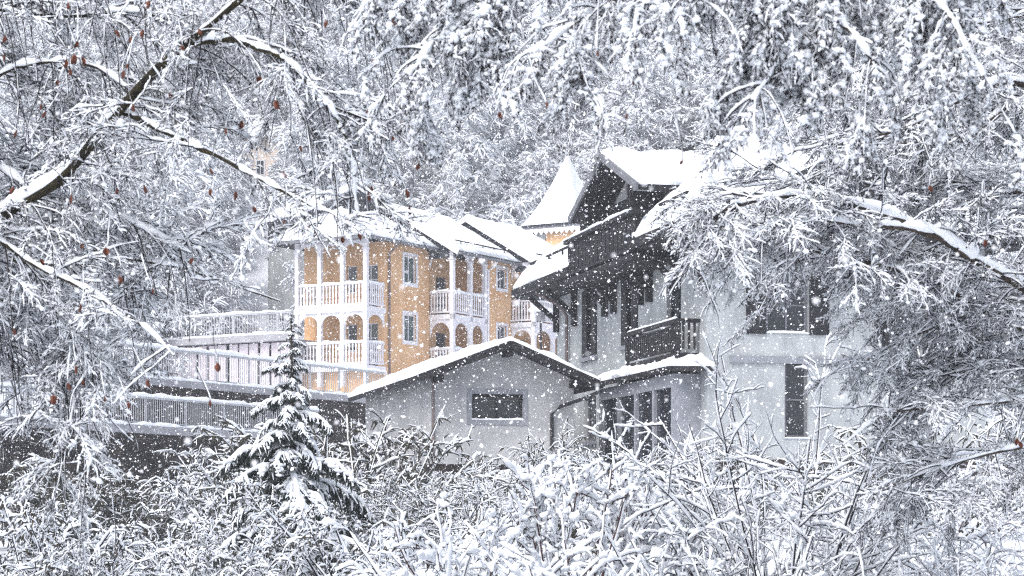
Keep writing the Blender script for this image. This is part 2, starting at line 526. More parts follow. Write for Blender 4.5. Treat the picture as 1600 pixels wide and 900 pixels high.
# wall faces: fn(u, z, d)
f_right = lambda u, z, d: (u, 0 + d, zz(z))
f_left = lambda u, z, d: (0 + d, u, zz(z))
f_blk1 = lambda u, z, d: (u, -1.3 + d, zz(z))
f_blk2 = lambda u, z, d: (u, -2.6 + d, zz(z))
WIN1 = [(1.68, 2.73, 11.66, 12.99), (1.68, 2.73, 8.88, 10.2)]
WIN2 = [(8.1, 9.0, 11.92, 12.95), (8.1, 9.0, 9.1, 10.1)]
DOOR = [(0.35, 1.25, UPF, UPF + 2.1), (0.35, 1.25, LOF, LOF + 2.1), (1.55, 2.1, UPF + .8, UPF + 2.1), (1.55, 2.1, LOF + .8, LOF + 2.1)]
pyobj('wall', merge(
    panel(f_right, 0, 3.9, zz(0) + 2 * ZB - ZB + 0.0, ZTOP, WIN1, 0.3),
    panel(f_left, 0, 4.6, ZB, ZTOP, DOOR, 0.3),
    panel(lambda u, z, d: (u, 4.6, zz(z)), 0, 16, ZB, ZTOP, [], 0.3),
    panel(f_blk1, 7.0, 9.45, ZB, 13.3, WIN2, 0.3),
    panel(lambda u, z, d: (3.9, u, zz(z)), -1.3, 0.1, ZB, LOF - 0.25, [], 0.3),
    panel(f_blk1, 3.9, 7.0, ZB, LOF - 0.25, [], 0.3),
    panel(lambda u, z, d: (9.5, u, zz(z)), -2.6, -1.3, ZB, LOF - 0.25, [], 0.3),
    panel(f_blk2, 9.5, 13.4, ZB, LOF - 0.25, [], 0.3),
    panel(f_blk2, 13.4, 16, ZB, 13.2, [], 0.3),
    panel(lambda u, z, d: (u, 0.25 + d, zz(z)), 3.9, 7.0, LOF, 13.4, [(4.9, 5.8, LOF, LOF + 2.0), (4.9, 5.8, UPF, UPF + 2.0)], 0.2),
    panel(lambda u, z, d: (7.0 + d, u, zz(z)), -1.3, 0.25, LOF, 13.3, [], 0.2),
    panel(lambda u, z, d: (3.9, u, zz(z)), 0, 0.25, LOF, 13.4, [], 0.2),
    panel(lambda u, z, d: (u, -1.1 + d, zz(z)), 9.5, 13.4, LOF, 13.2, [(10.5, 11.3, LOF, LOF + 2.0), (10.5, 11.3, UPF, UPF + 2.0)], 0.2),
    panel(lambda u, z, d: (13.4 + d, u, zz(z)), -2.6, -1.1, LOF, 13.2, [], 0.2),
    panel(lambda u, z, d: (16, u, zz(z)), -2.6, 4.6, ZB, 13.2, [], 0.2),
), 'orange', oc)
for a, b, c, d in WIN1:
    window(oc, f_right, a, b, c, d, 'white_wood', 'reflection_glass', 0.07, 0.12, 2, 1, surround=(0.14, 'white_wood'))
for a, b, c, d in WIN2:
    window(oc, f_blk1, a, b, c, d, 'white_wood', 'glass', 0.06, 0.12, 2, 1, surround=(0.13, 'white_wood'))
for a, b, c, d in DOOR[:2]:
    window(oc, f_left, a, b, c, d, 'white_wood', 'glass', 0.06, 0.12, 2, 3, name='balcony_door', sill=False)
for a, b, c, d in DOOR[2:]:
    window(oc, f_left, a, b, c, d, 'white_wood', 'glass', 0.05, 0.12, 1, 1)
for z in (LOF, UPF):
    window(oc, lambda u, zq, d: (u, 0.25 + d, zz(zq)), 4.9, 5.8, z, z + 2.0, 'frame_grey', 'glass', 0.06, 0.1, 2, 3, name='balcony_door', sill=False)
    window(oc, lambda u, zq, d: (u, -1.1 + d, zz(zq)), 10.5, 11.3, z, z + 2.0, 'frame_grey', 'glass', 0.06, 0.1, 2, 3, name='balcony_door', sill=False)

_bal = {}
def baluster(parent, x, y, z, h, ang):
    key = round(h, 3)
    if key not in _bal:
        w = 0.05
        v = []
        for zq, q in ((0, .9), (0.18 * h, .9), (0.28 * h, .55), (0.5 * h, .95), (0.72 * h, .55), (0.82 * h, .9), (h, .9)):
            v += [(-w * q, -.018, zq), (w * q, -.018, zq), (w * q, .018, zq), (-w * q, .018, zq)]
        f = []
        for i in range(6):
            for k in range(4):
                f.append((i * 4 + k, i * 4 + (k + 1) % 4, i * 4 + 4 + (k + 1) % 4, i * 4 + 4 + k))
        me = bpy.data.meshes.new('baluster'); me.from_pydata(v, [], f); me.update(); me.materials.append(M['white_wood'])
        _bal[key] = me
    o = bpy.data.objects.new('baluster', _bal[key]); col.objects.link(o)
    o.parent = parent; o.location = (x, y, z); o.rotation_euler = (0, 0, ang)

def railing(root, p, q, zf, name='railing', h=RH):
    """railing between plan points p and q standing on level zf: rails as the part, balusters and snow as sub-parts"""
    z = zz(zf)
    P, Q = np.array(p, float), np.array(q, float)
    L = np.linalg.norm(Q - P); t = (Q - P) / L
    r = pyobj(name, bar((*P, z + h), (*Q, z + h), 0.12, 0.07), 'white_wood', root)
    pyobj('bottom_rail', bar((*P, z + 0.12), (*Q, z + 0.12), 0.08, 0.08), 'white_wood', r)
    n = int(L / 0.165)
    for i in range(n):
        c = P + t * (L * (i + 0.5) / n)
        baluster(r, c[0], c[1], z + 0.16, h - 0.19, math.atan2(t[1], t[0]))
    pyobj('rail_snow', snow_bar((*P, z + h + 0.03), (*Q, z + h + 0.03), 0.15, 0.08), 'snow', r, True)
    return r

def arch(root, p, q, ztop, drop, sweep, name='arch'):
    """timber arch filling the head of the bay between posts at p and q"""
    P, Q = np.array(p, float), np.array(q, float)
    L = np.linalg.norm(Q - P); t = (Q - P) / L; n2 = np.array((-t[1], t[0])) * 0.035
    V, Fc = [], []
    K = 14
    for i in range(K + 1):
        x = i / K
        zc = ztop - drop + (drop - sweep) * math.sqrt(max(0, 1 - (2 * x - 1) ** 2))
        c = P + t * (L * x)
        for sgn in (-1, 1):
            V.append((c[0] + n2[0] * sgn, c[1] + n2[1] * sgn, zz(zc)))
            V.append((c[0] + n2[0] * sgn, c[1] + n2[1] * sgn, zz(ztop)))
    for i in range(K):
        a = i * 4
        Fc += [(a, a + 4, a + 5, a + 1), (a + 2, a + 3, a + 7, a + 6), (a, a + 2, a + 6, a + 4), (a + 1, a + 5, a + 7, a + 3)]
    return pyobj(name, (V, Fc), 'white_wood', root)

def post(root, x, y, z0, z1, w=0.2):
    pyobj('post', merge(box(x - w / 2, x + w / 2, y - w / 2, y + w / 2, zz(z0), zz(z1)),
                        box(x - w * .68, x + w * .68, y - w * .68, y + w * .68, zz(z1) - 0.5, zz(z1) - 0.42)), 'white_wood', root)

# left balcony of the corner block
bx = -1.5
for z in (LOF, UPF):
    pyobj('balcony_floor', box(bx - 0.12, -0.003, -0.12, 4.05, zz(z) - 0.24, zz(z)), 'white_wood', oc)
    pyobj('floor_snow', snow_bar((bx - 0.08, -0.1, zz(z)), (bx - 0.08, 4.0, zz(z)), 0.12, 0.07), 'snow', oc, True)
    ys = (0.0, 1.3, 2.6, 3.9)
    for a, b in zip(ys[:-1], ys[1:]):
        railing(oc, (bx, a + .1), (bx, b - .1), z)
    railing(oc, (bx + .1, 0), (-0.02, 0), z)
    railing(oc, (bx + .1, 3.9), (-0.02, 3.9), z)
for a in (0.0, 1.3, 2.6, 3.9):
    post(oc, bx, a, ZB + 1.0, 13.42)
for a, b in ((0.1, 1.2), (1.4, 2.5), (2.7, 3.8)):
    arch(oc, (bx, a), (bx, b), UPF - 0.24, 0.62, 0.12)
    arch(oc, (bx, a), (bx, b), 13.4, 0.5, 0.16)
arch(oc, (bx + .1, 0), (-.02, 0), UPF - 0.24, 0.62, 0.12)
pyobj('base_wall', box(bx + 0.25, -0.004, 0.05, 3.85, -0.4, zz(LOF) - 0.244), 'orange', oc)
# loggias of the two projecting blocks
def loggia(t0, t1, s0, s1, posts, top):
    for z in (LOF, UPF):
        pyobj('balcony_floor', box(t0 - .1, t1 - .004, s0 - .1, s1 - .004, zz(z) - 0.24, zz(z)), 'white_wood', oc)
        railing(oc, (t0, s1 - .02), (t0, s0 + .1), z)
        for a, b in zip(posts[:-1], posts[1:]):
            railing(oc, (a + .1, s0), (b - .1, s0), z)
        zt = UPF - 0.24 if z == LOF else top
        arch(oc, (t0, s1 - .02), (t0, s0 + .1), zt, 0.85, 0.14)
        for a, b in zip(posts[:-1], posts[1:]):
            arch(oc, (a + .1, s0), (b - .1, s0), zt, 0.85, 0.14)
    for a in posts:
        post(oc, a, s0, ZB + 0.5, top, 0.2)
loggia(3.95, 7.0, -1.3, 0.0, (3.95, 5.55, 6.9), 13.42)
loggia(9.5, 13.4, -2.6, -1.3, (9.5, 11.4, 13.3), 13.3)

def roof_plane(root, q, thick, snow, seed, mat='slate', nu=24, nv=8, over=0.06):
    r = pyobj('roof_plane', slab(q, thick), mat, root)
    pyobj('snow', snow_sheet(q, snow, nu, nv, 0.06, over, seed), 'snow', r, True)
    return r
def Z3(t, s, z): return (t, s, zz(z))
# corner block, hipped end over the left balcony
e0, ezA, rs_, rzA = -0.55, 13.5, 2.25, 15.02
hip_t = -0.2
roof_plane(oc, [Z3(-2.1, e0, ezA), Z3(3.95, e0, ezA), Z3(3.95, rs_, rzA), Z3(hip_t, rs_, rzA)], 0.16, 0.17, 1)
roof_plane(oc, [Z3(16, 5.05, ezA), Z3(-2.1, 5.05, ezA), Z3(hip_t, rs_, rzA), Z3(16, rs_, rzA)], 0.16, 0.26, 2)
roof_plane(oc, [Z3(-2.1, 5.05, ezA), Z3(-2.1, e0, ezA), Z3(hip_t, rs_, rzA), Z3(hip_t, rs_ + .02, rzA)], 0.16, 0.18, 3)
# projecting blocks: gables facing the left balcony side
def gable_block(t0, t1, es, ez, rs, rz, bs, seed):
    roof_plane(oc, [Z3(t0 - .3, es, ez), Z3(t1, es, ez), Z3(t1, rs, rz), Z3(t0 - .3, rs, rz)], 0.17, 0.16, seed)
    bz = rz - (bs - rs) * (rz - ez) / (rs - es)
    roof_plane(oc, [Z3(t1, bs, bz), Z3(t0 - .3, bs, bz), Z3(t0 - .3, rs, rz), Z3(t1, rs, rz)], 0.17, 0.16, seed + 1)
    m = (rz - ez) / (rs - es)
    pyobj('gable_wall', ([Z3(t0, es + .3, ez - .3), Z3(t0, bs - .1, ez - .3), Z3(t0, bs - .1, bz - .2), Z3(t0, rs, rz - .2), Z3(t0, es + .3, ez + .3 * m - .2)], [(0, 1, 2, 3, 4)]), 'slate', oc)
    for a, b in (((es, ez), (rs, rz)), ((bs, bz), (rs, rz))):
        pyobj('bargeboard', bar(Z3(t0 - .31, a[0], a[1] - .1), Z3(t0 - .31, b[0], b[1] - .1), 0.05, 0.22), 'white_wood', oc)
gable_block(3.9, 9.42, -1.85, 13.30, 2.2, 15.72, 4.6, 11)
gable_block(9.5, 16.2, -3.15, 13.15, 1.25, 15.78, 4.6, 21)
# snow guards, gutters, downpipes
for (a, b, s, z, m) in ((0.0, 3.6, -0.1, 13.76, 0.54), (4.2, 9.3, -1.3, 13.59, 0.563), (9.8, 16, -2.6, 13.43, 0.563)):
    g = pyobj('snow_guard', bar(Z3(a, s, z + .3), Z3(b, s, z + .3), 0.05), 'dark_wood', oc)
    for i in range(5):
        x = a + (b - a) * (i + .5) / 5
        pyobj('bracket', bar(Z3(x, s, z - .02), Z3(x, s, z + .3), 0.04), 'dark_wood', g)
for (a, b, s, z) in ((-2.1, 3.6, e0 - .07, ezA - .1), (3.6, 9.4, -1.92, 13.17), (9.2, 16.2, -3.22, 13.02)):
    pyobj('gutter', bar(Z3(a, s, z), Z3(b, s, z), 0.13, 0.12), 'frame_grey', oc)
pyobj('gutter', bar(Z3(-2.17, -.6, ezA - .1), Z3(-2.17, 5.1, ezA - .1), 0.13, 0.12), 'frame_grey', oc)
pyobj('downpipe', pipe([Z3(0.35, -.62, 13.35), Z3(0.35, -.3, 13.1), Z3(0.35, -.08, 12.9), Z3(0.35, -.08, 6.0)], 0.05), 'pipe', oc)
pyobj('downpipe', pipe([Z3(7.1, -1.9, 13.1), Z3(7.1, -1.7, 12.85), Z3(7.1, -1.4, 12.7), Z3(7.1, -1.4, 6.0)], 0.06), 'white_wood', oc)

# ------------------------------------------------------------------ turret with flared snowy spire
tu = empty('spire_turret', (2.95, 118.0, 9.0), math.atan2(0.511, -0.8596) + math.pi)
tag(tu, 'square orange turret with tall flared snow covered spire behind the dark dormer', 'turret')
def flared(hw, z0, z1, K=9, pw=2.0):
    V, Fc = [], []
    for i in range(K + 1):
        f = i / K
        r = hw * ((1 - f) ** 1.0 * 0.80 + 0.20 * (1 - f) ** 4) + 0.04
        V += [(-r, -r, z0 + (z1 - z0) * f), (r, -r, z0 + (z1 - z0) * f), (r, r, z0 + (z1 - z0) * f), (-r, r, z0 + (z1 - z0) * f)]
    for i in range(K):
        for k in range(4):
            Fc.append((i * 4 + k, i * 4 + (k + 1) % 4, i * 4 + 4 + (k + 1) % 4, i * 4 + 4 + k))
    Fc.append((3, 2, 1, 0)); Fc.append(tuple(K * 4 + k for k in range(4)))
    return V, Fc
hw = 1.72
pyobj('wall', box(-1.45, 1.45, -1.45, 1.45, 0, 6.9), 'orange', tu)
pyobj('grey_wall', box(-1.62, -0.5, -1.53, -1.2, 3.0, 6.6), 'stucco', tu)
sp = pyobj('spire', flared(hw, 6.86, 10.5), 'slate', tu)
pyobj('snow', flared(hw + 0.05, 7.0, 10.8), 'snow', sp)
fr = []
for s in range(4):
    fr.append(bar((-hw, -hw, 6.8), (hw, -hw, 6.8), 0.05, 0.12))
    break
tr = pyobj('fascia', merge(bar((-hw, -hw, 6.82), (hw, -hw, 6.82), 0.05, 0.1), bar((hw, -hw, 6.82), (hw, hw, 6.82), 0.05, 0.1), bar((-hw, -hw, 6.82), (-hw, hw, 6.82), 0.05, 0.1)), 'frame_grey', tu)
for k in range(11):
    x = -hw + 0.17 + k * (2 * hw - 0.34) / 10
    pyobj('scallop', ([(x - .15, -hw - .02, 6.78), (x + .15, -hw - .02, 6.78), (x + .15, -hw - .02, 6.62), (x, -hw - .02, 6.42), (x - .15, -hw - .02, 6.62),
                       (x - .15, -hw + .03, 6.78), (x + .15, -hw + .03, 6.78), (x + .15, -hw + .03, 6.62), (x, -hw + .03, 6.42), (x - .15, -hw + .03, 6.62)],
                      [(0, 4, 3, 2, 1), (5, 6, 7, 8, 9), (0, 1, 6, 5), (1, 2, 7, 6), (2, 3, 8, 7), (3, 4, 9, 8), (4, 0, 5, 9)]), 'white_wood', tu)

# ------------------------------------------------------------------ grey chalet with dark dormer
GRZ = math.atan2(0.2436, 0.970)
GB = 1.2
gc = empty('grey_chalet', (4.963, 56.4, GB), GRZ)
tag(gc, 'grey rendered chalet with dark timber dormer, balconies and steep snowy roof', 'house')
def gz(z): return z - GB
g_left = lambda u, z, d: (0 + d, u, gz(z))       # u runs away from the camera
g_front = lambda u, z, d: (u, 0 + d, gz(z))
LH = [(10.0, 11.45, 5.16, 7.2), (5.9, 7.35, 5.2, 7.15), (2.1, 3.3, 4.66, 6.75), (10.1, 11.4, 2.6, 3.95), (1.2, 3.0, 1.9, 3.6), (3.4, 5.0, 1.9, 3.6), (5.4, 6.9, 1.5, 3.6)]
FH = [(1.6, 2.75, 5.0, 6.45), (5.0, 5.9, 4.3, 5.6), (2.1, 2.75, 2.3, 4.3), (5.0, 5.9, 1.9, 4.1), (6.6, 7.2, 4.6, 5.6)]
HWX, HLY = 7.7, 14.5
pyobj('wall', merge(panel(g_left, 0, HLY, GB, 7.9, LH, 0.3), panel(g_front, 0, HWX, GB, 7.9, FH, 0.3),
                    panel(lambda u, z, d: (u, HLY - d, gz(z)), 0, HWX, GB, 7.9, [], 0.3),
                    panel(lambda u, z, d: (HWX - d, u, gz(z)), 0, HLY, GB, 7.9, [], 0.3)), 'stucco', gc)
pyobj('foundation', merge(box(-0.06, HWX + .06, -0.06, 0.2, -0.8, 0.55), box(-0.06, 0.2, 0.2, HLY, -0.8, 0.55)), 'foundation', gc)
for i, (a, b, c, d) in enumerate(LH):
    big = i in (0, 1, 2)
    w = window(gc, g_left, a, b, c, d, 'shutter' if i != 3 else 'frame_grey', 'glass', 0.08, 0.16, 2, 3 if big else 2, name='window', sill=False)
    if i in (0, 1):
        pyobj('sill', fbox(g_left, a - .1, b + .1, c - .12, c - .003, -.1, .1), 'stone_trim', w)
        for (ua, ub) in ((a - 0.02, a + 0.5), (b - 0.5, b + 0.02)):
            sh = pyobj('shutter', fbox(g_left, ua, ub, c + .02, d - .02, -.05, -.004), 'shutter', w)
            sh.parent = w
    if i == 3:
        pyobj('sill', fbox(g_left, a - .1, b + .1, c - .1, c - .003, -.08, .1), 'stone_trim', w)
for i, (a, b, c, d) in enumerate(FH):
    w = window(gc, g_front, a, b, c, d, 'frame_grey', 'glass', 0.08, 0.14, 2 if b - a > .8 else 1, 2, name='window', sill=i != 3)
    if i in (0, 1, 4):
        for (ua, ub) in ((a - (b - a) * .48, a - .02), (b + .02, b + (b - a) * .48)):
            pyobj('shutter', fbox(g_front, ua, ub, c - .03, d + .03, -.05, -.004), 'shutter', w)
pyobj('string_course', fbox(g_front, 0.6, HWX, 4.22, 4.4, -.06, -.003), 'stone_trim', gc)
# main roof (hipped), eave 1.2 m out; ridge runs away from the camera
EZ, EO = 7.6, 1.2
RB, RZ = 2.8, 11.05
rf0, rf1 = 6.0, 15.4
SL = (RZ - EZ) / (RB + EO)
def G3(b, a, z): return (b, a, gz(z))
def lz(b): return EZ + (b + EO) * SL
DA0, DA1 = 2.55, 8.75        # gap of the left slope where the dormer and its balcony stand
DB = 0.45                    # the gap reaches up the slope to here
groof = lambda q, s, **k: roof_plane(gc, q, 0.2, 0.3, s, 'dark_wood', **k)
fb = (lz(DB) - EZ) / SL
groof([G3(-EO, -1.0, EZ), G3(-EO, DA0, EZ), G3(DB, DA0, lz(DB)), G3(DB, -1.0 + (rf0 + 1.0) * (DB + EO) / (RB + EO), lz(DB))][::1], 31)
groof([G3(-EO, DA1, EZ), G3(-EO, rf1, EZ), G3(DB, rf1, lz(DB)), G3(DB, DA1, lz(DB))], 32)
groof([G3(DB, -1.0 + (rf0 + 1.0) * (DB + EO) / (RB + EO), lz(DB)), G3(DB, rf1, lz(DB)), G3(RB, rf1, RZ), G3(RB, rf0, RZ)], 33, over=0.0)
groof([G3(HWX + 1.0, -1.0, EZ), G3(-EO, -1.0, EZ), G3(RB, rf0, RZ), G3(RB + 0.02, rf0, RZ)], 34)
groof([G3(HWX + 1.0, rf1, EZ), G3(HWX + 1.0, -1.0, EZ), G3(RB, rf0, RZ), G3(RB, rf1, RZ)], 35)
pyobj('rear_gable', ([G3(0, HLY, 7.4), G3(HWX, HLY, 7.4), G3(RB, HLY, RZ - .2)], [(0, 2, 1)]), 'dark_wood', gc)
pyobj('ridge_board', bar(G3(RB, rf0 - .1, RZ + .28), G3(RB, rf1, RZ + .28), 0.18, 0.16), 'dark_wood', gc)
# fascia, soffit brackets
for (a0, a1) in ((-1.0, DA0), (DA1, rf1)):
    pyobj('fascia', bar(G3(-EO - .04, a0, EZ - .12), G3(-EO - .04, a1, EZ - .12), 0.06, 0.26), 'dark_wood', gc)
pyobj('fascia', bar(G3(-EO, -1.05, EZ - .12), G3(HWX + 1, -1.05, EZ - .12), 0.06, 0.26), 'dark_wood', gc)
pyobj('soffit', merge(box(-EO + .02, 0.3, -0.95, rf1 - .1, gz(EZ) - 0.3, gz(EZ) - 0.24), box(0.3, HWX + .9, -0.95, .2, gz(EZ) - 0.3, gz(EZ) - 0.24)), 'dark_wood', gc)
for a in (0.2, 2.4, 4.6, 5.4, 8.0, 8.9, 12.2, 14.3):
    pyobj('bracket', merge(bar(G3(-.02, a, 6.5), G3(-EO + .25, a, 7.28), 0.14, 0.14), bar(G3(-.09, a, 6.2), G3(-.09, a, 7.3), 0.16, 0.16)), 'dark_wood', gc)
for (a0, a1) in ((DA1 + .1, rf1 - .2), (-0.6, DA0 - .1)):
    z = lz(-0.72)
    g = pyobj('snow_guard', bar(G3(-.72, a0, z + .42), G3(-.72, a1, z + .42), 0.06), 'dark_wood', gc)
    for i in range(4):
        a = a0 + (a1 - a0) * (i + .5) / 4
        pyobj('bracket', bar(G3(-.72, a, z), G3(-.72, a, z + .42), 0.05), 'dark_wood', g)
# left dormer
DC, DHW, DPZ, DEZ = 6.2, 3.35, 10.45, 9.15
DO = -0.95
m = (DPZ - DEZ) / DHW
dw0, dw1 = DC - 2.35, DC + 2.35
dor = pyobj('dormer', ([G3(0.05, dw0, 7.4), G3(0.05, dw1, 7.4), G3(0.05, dw1, DPZ - 2.35 * m - .15), G3(0.05, DC, DPZ - .15), G3(0.05, dw0, DPZ - 2.35 * m - .15),
                        G3(2.2, dw0, 7.4), G3(2.2, dw1, 7.4), G3(2.2, dw1, DPZ - 2.35 * m - .15), G3(2.2, DC, DPZ - .15), G3(2.2, dw0, DPZ - 2.35 * m - .15)],
                       [(0, 4, 3, 2, 1), (0, 1, 6, 5), (1, 2, 7, 6), (4, 0, 5, 9), (2, 3, 8, 7), (3, 4, 9, 8)]), 'stucco_old', gc)
for sgn in (-1, 1):
    q = [G3(DO, DC + sgn * DHW, DEZ), G3(1.0, DC + sgn * DHW, DEZ), G3(2.3, DC, DPZ), G3(DO, DC, DPZ)]
    if sgn > 0: q = [q[1], q[0], q[3], q[2]]
    r = pyobj('roof_plane', slab(q, 0.16), 'dark_wood', dor)
    pyobj('snow', snow_sheet(q, 0.24, 16, 10, 0.05, 0.04, 40 + sgn), 'snow', dor, True)
    pyobj('bargeboard', merge(bar(G3(DO - .03, DC + sgn * (DHW + .03), DEZ - .07), G3(DO - .03, DC, DPZ - .05), 0.06, 0.2)), 'frame_grey', dor)
    pyobj('eave_truss', merge(bar(G3(DO + .1, DC + sgn * 2.2, DPZ - 2.2 * m - .25), G3(0.1, DC + sgn * 2.2, DPZ - 2.2 * m - .25), .14, .16),
                              bar(G3(DO + .12, DC + sgn * 2.2, DPZ - 2.2 * m - .3), G3(DO + .12, DC + sgn * 2.2, 7.5), .13, .13)), 'dark_wood', dor)
    pyobj('side_boarding', box(-0.9, 0.04, DC + sgn * 2.42 - .04, DC + sgn * 2.42 + .04, gz(7.4), gz(9.1)), 'dark_wood', dor)
dfn = lambda u, z, d: (0.02 + d, u, gz(z))
dwn = window(gc, dfn, DC - 2.1, DC - 0.9, 7.7, 9.2, 'frame_grey', 'glass', 0.06, -0.05, 2, 2, name='dormer_window', sill=False)
pyobj('boarding', box(-0.06, 0.03, DC - 0.5, DC + 2.3, gz(7.4), gz(9.35)), 'dark_wood', dor)
# dormer balcony of dark boards
bo, bz0, bz1 = -1.28, 7.3, 8.32
bal = pyobj('dormer_balcony', merge(box(bo - .05, 0, 2.2, 8.95, gz(bz0) - .25, gz(bz0) - .08), bar(G3(bo, 2.2, bz1), G3(bo, 8.95, bz1), .1, .1), bar(G3(bo, 2.2, bz0 + .05), G3(bo, 8.95, bz0 + .05), .08, .08),
            bar(G3(bo, 8.95, bz1), G3(-.1, 8.95, bz1), .1, .1), bar(G3(bo, 2.2, bz1), G3(-.1, 2.2, bz1), .1, .1)), 'dark_wood', gc)
pyobj('rail_snow', snow_bar(G3(bo, 2.3, bz1 + .05), G3(bo, 8.95, bz1 + .05), .13, .07), 'snow', bal, True)
n = 34
me_b = None
for i in range(n):
    a = 2.25 + (8.9 - 2.25) * (i + .5) / n
    if me_b is None:
        o = pyobj('board', box(-.015, .015, -.075, .075, 0, bz1 - bz0 - .02), 'dark_wood', bal); me_b = o.data
    else:
        o = bpy.data.objects.new('board', me_b); col.objects.link(o); o.parent = bal
    o.location = G3(bo + .07 + .012 * (i % 2), a, bz0)
for i in range(6):
    o = bpy.data.objects.new('board', me_b); col.objects.link(o); o.parent = bal
    o.rotation_euler = (0, 0, math.pi / 2); o.location = G3(bo + .2 + i * .19, 8.9, bz0)
# middle balcony on the left wall
mo, mz0, mz1 = -0.6, 4.5, 5.32
mb = pyobj('small_balcony', merge(box(mo - .05, -.003, .55, 4.95, gz(mz0) - .16, gz(mz0)), bar(G3(mo, .55, mz1), G3(mo, 4.95, mz1), .08, .1), bar(G3(mo, .55, mz1 - .14), G3(mo, 4.95, mz1 - .14), .06, .05),
          bar(G3(mo, .55, mz0 + .1), G3(mo, 4.95, mz0 + .1), .06, .06), bar(G3(mo, .55, mz1), G3(-.02, .55, mz1), .08, .1), bar(G3(mo, 4.95, mz1), G3(-.02, 4.95, mz1), .08, .1),
          bar(G3(mo, .55, mz0), G3(mo, .55, mz1 + .05), .1, .1), bar(G3(mo, 4.95, mz0), G3(mo, 4.95, mz1 + .05), .1, .1)), 'dark_wood', gc)
for i in range(24):
    a = .62 + (4.88 - .62) * i / 23
    pyobj('baluster', bar(G3(mo, a, mz0 + .1), G3(mo, a, mz1 - .14), .085, .03, up=(1, 0, 0)), 'dark_wood', mb)
for i in range(1, 4):
    pyobj('baluster', bar(G3(mo + i * .15, .55, mz0 + .1), G3(mo + i * .15, .55, mz1 - .05), .05, .05), 'dark_wood', mb)
pyobj('rail_snow', snow_bar(G3(mo, .6, mz1 + .05), G3(mo, 4.9, mz1 + .05), .09, .05), 'snow', mb, True)
# canopy over the ground-floor bay
cz = 4.22
cq = [G3(-.95, .3, cz - .1), G3(-.95, 7.8, cz - .1), G3(0, 7.8, cz + .22), G3(0, .8, cz + .22)]
can = pyobj('canopy', slab(cq, .14), 'dark_wood', gc)
pyobj('snow', snow_sheet(cq, .16, 30, 5, .05, .04, 51), 'snow', can, True)
cq2 = [G3(.0, -.55, cz - .14), G3(-.95, .3, cz - .1), G3(0, .8, cz + .22), G3(.03, .6, cz + .22)]
pyobj('canopy_return', slab(cq2, .12), 'dark_wood', can)
pyobj('snow', snow_sheet(cq2, .12, 8, 5, .05, .02, 52), 'snow', can, True)
bay = pyobj('bay', merge(box(-.75, -.003, .5, 7.2, gz(3.62), gz(3.95)), box(-.75, -.003, .5, 7.2, gz(1.2), gz(1.75)),
                         *[box(-.75, -.6, a, a + .16, gz(1.75), gz(3.62)) for a in (.5, 2.1, 3.7, 5.3, 7.04)],
                         box(-.6, -.003, .5, .64, gz(1.75), gz(3.62))), 'stone_trim', gc)
for a in (.66, 2.26, 3.86, 5.46):
    pyobj('pane', box(-.66, -.63, a, a + 1.43, gz(1.75), gz(3.62)), 'glass', bay)
    pyobj('glazing_bar', bar(G3(-.68, a + .7, 1.75), G3(-.68, a + .7, 3.62), .06, .05), 'shutter', bay)
# front dormer of dark boards
fd0, fd1 = 2.7, 4.5
fdm = pyobj('front_dormer', ([G3(fd0, -.25, 8.2), G3(fd1, -.25, 8.2), G3(fd1, -.25, 9.25), G3((fd0 + fd1) / 2, -.25, 9.7), G3(fd0, -.25, 9.25),
                              G3(fd0, 4.2, 8.2), G3(fd1, 4.2, 8.2), G3(fd1, 4.2, 9.25), G3((fd0 + fd1) / 2, 4.2, 9.7), G3(fd0, 4.2, 9.25)],
                             [(0, 1, 2, 3, 4), (1, 6, 7, 2), (5, 0, 4, 9), (2, 7, 8, 3), (3, 8, 9, 4)]), 'dark_wood', gc)
for sgn in (-1, 1):
    mid = (fd0 + fd1) / 2
    q = [G3(mid + sgn * 1.1, -.55, 9.16), G3(mid + sgn * 1.1, 2.9, 9.16), G3(mid, 4.2, 9.78), G3(mid, -.55, 9.78)]
    if sgn < 0: q = [q[1], q[0], q[3], q[2]]
    r = pyobj('roof_plane', slab(q, .12), 'dark_wood', fdm)
    pyobj('snow', snow_sheet(q, .2, 10, 6, .05, .02, 60 + sgn), 'snow', fdm, True)
window(gc, lambda u, z, d: (u, -.25 + d, gz(z)), fd0 + .5, fd1 - .5, 8.45, 9.2, 'frame_grey', 'glass', .06, -.05, 2, 2, name='dormer_window', sill=False)
# corner pipe
pyobj('downpipe', pipe([G3(-1.1, 13.0, 7.3), G3(-.3, 13.0, 6.9), G3(-.1, 13.0, 6.6), G3(-.1, 13.0, 1.3)], .055), 'pipe', gc)

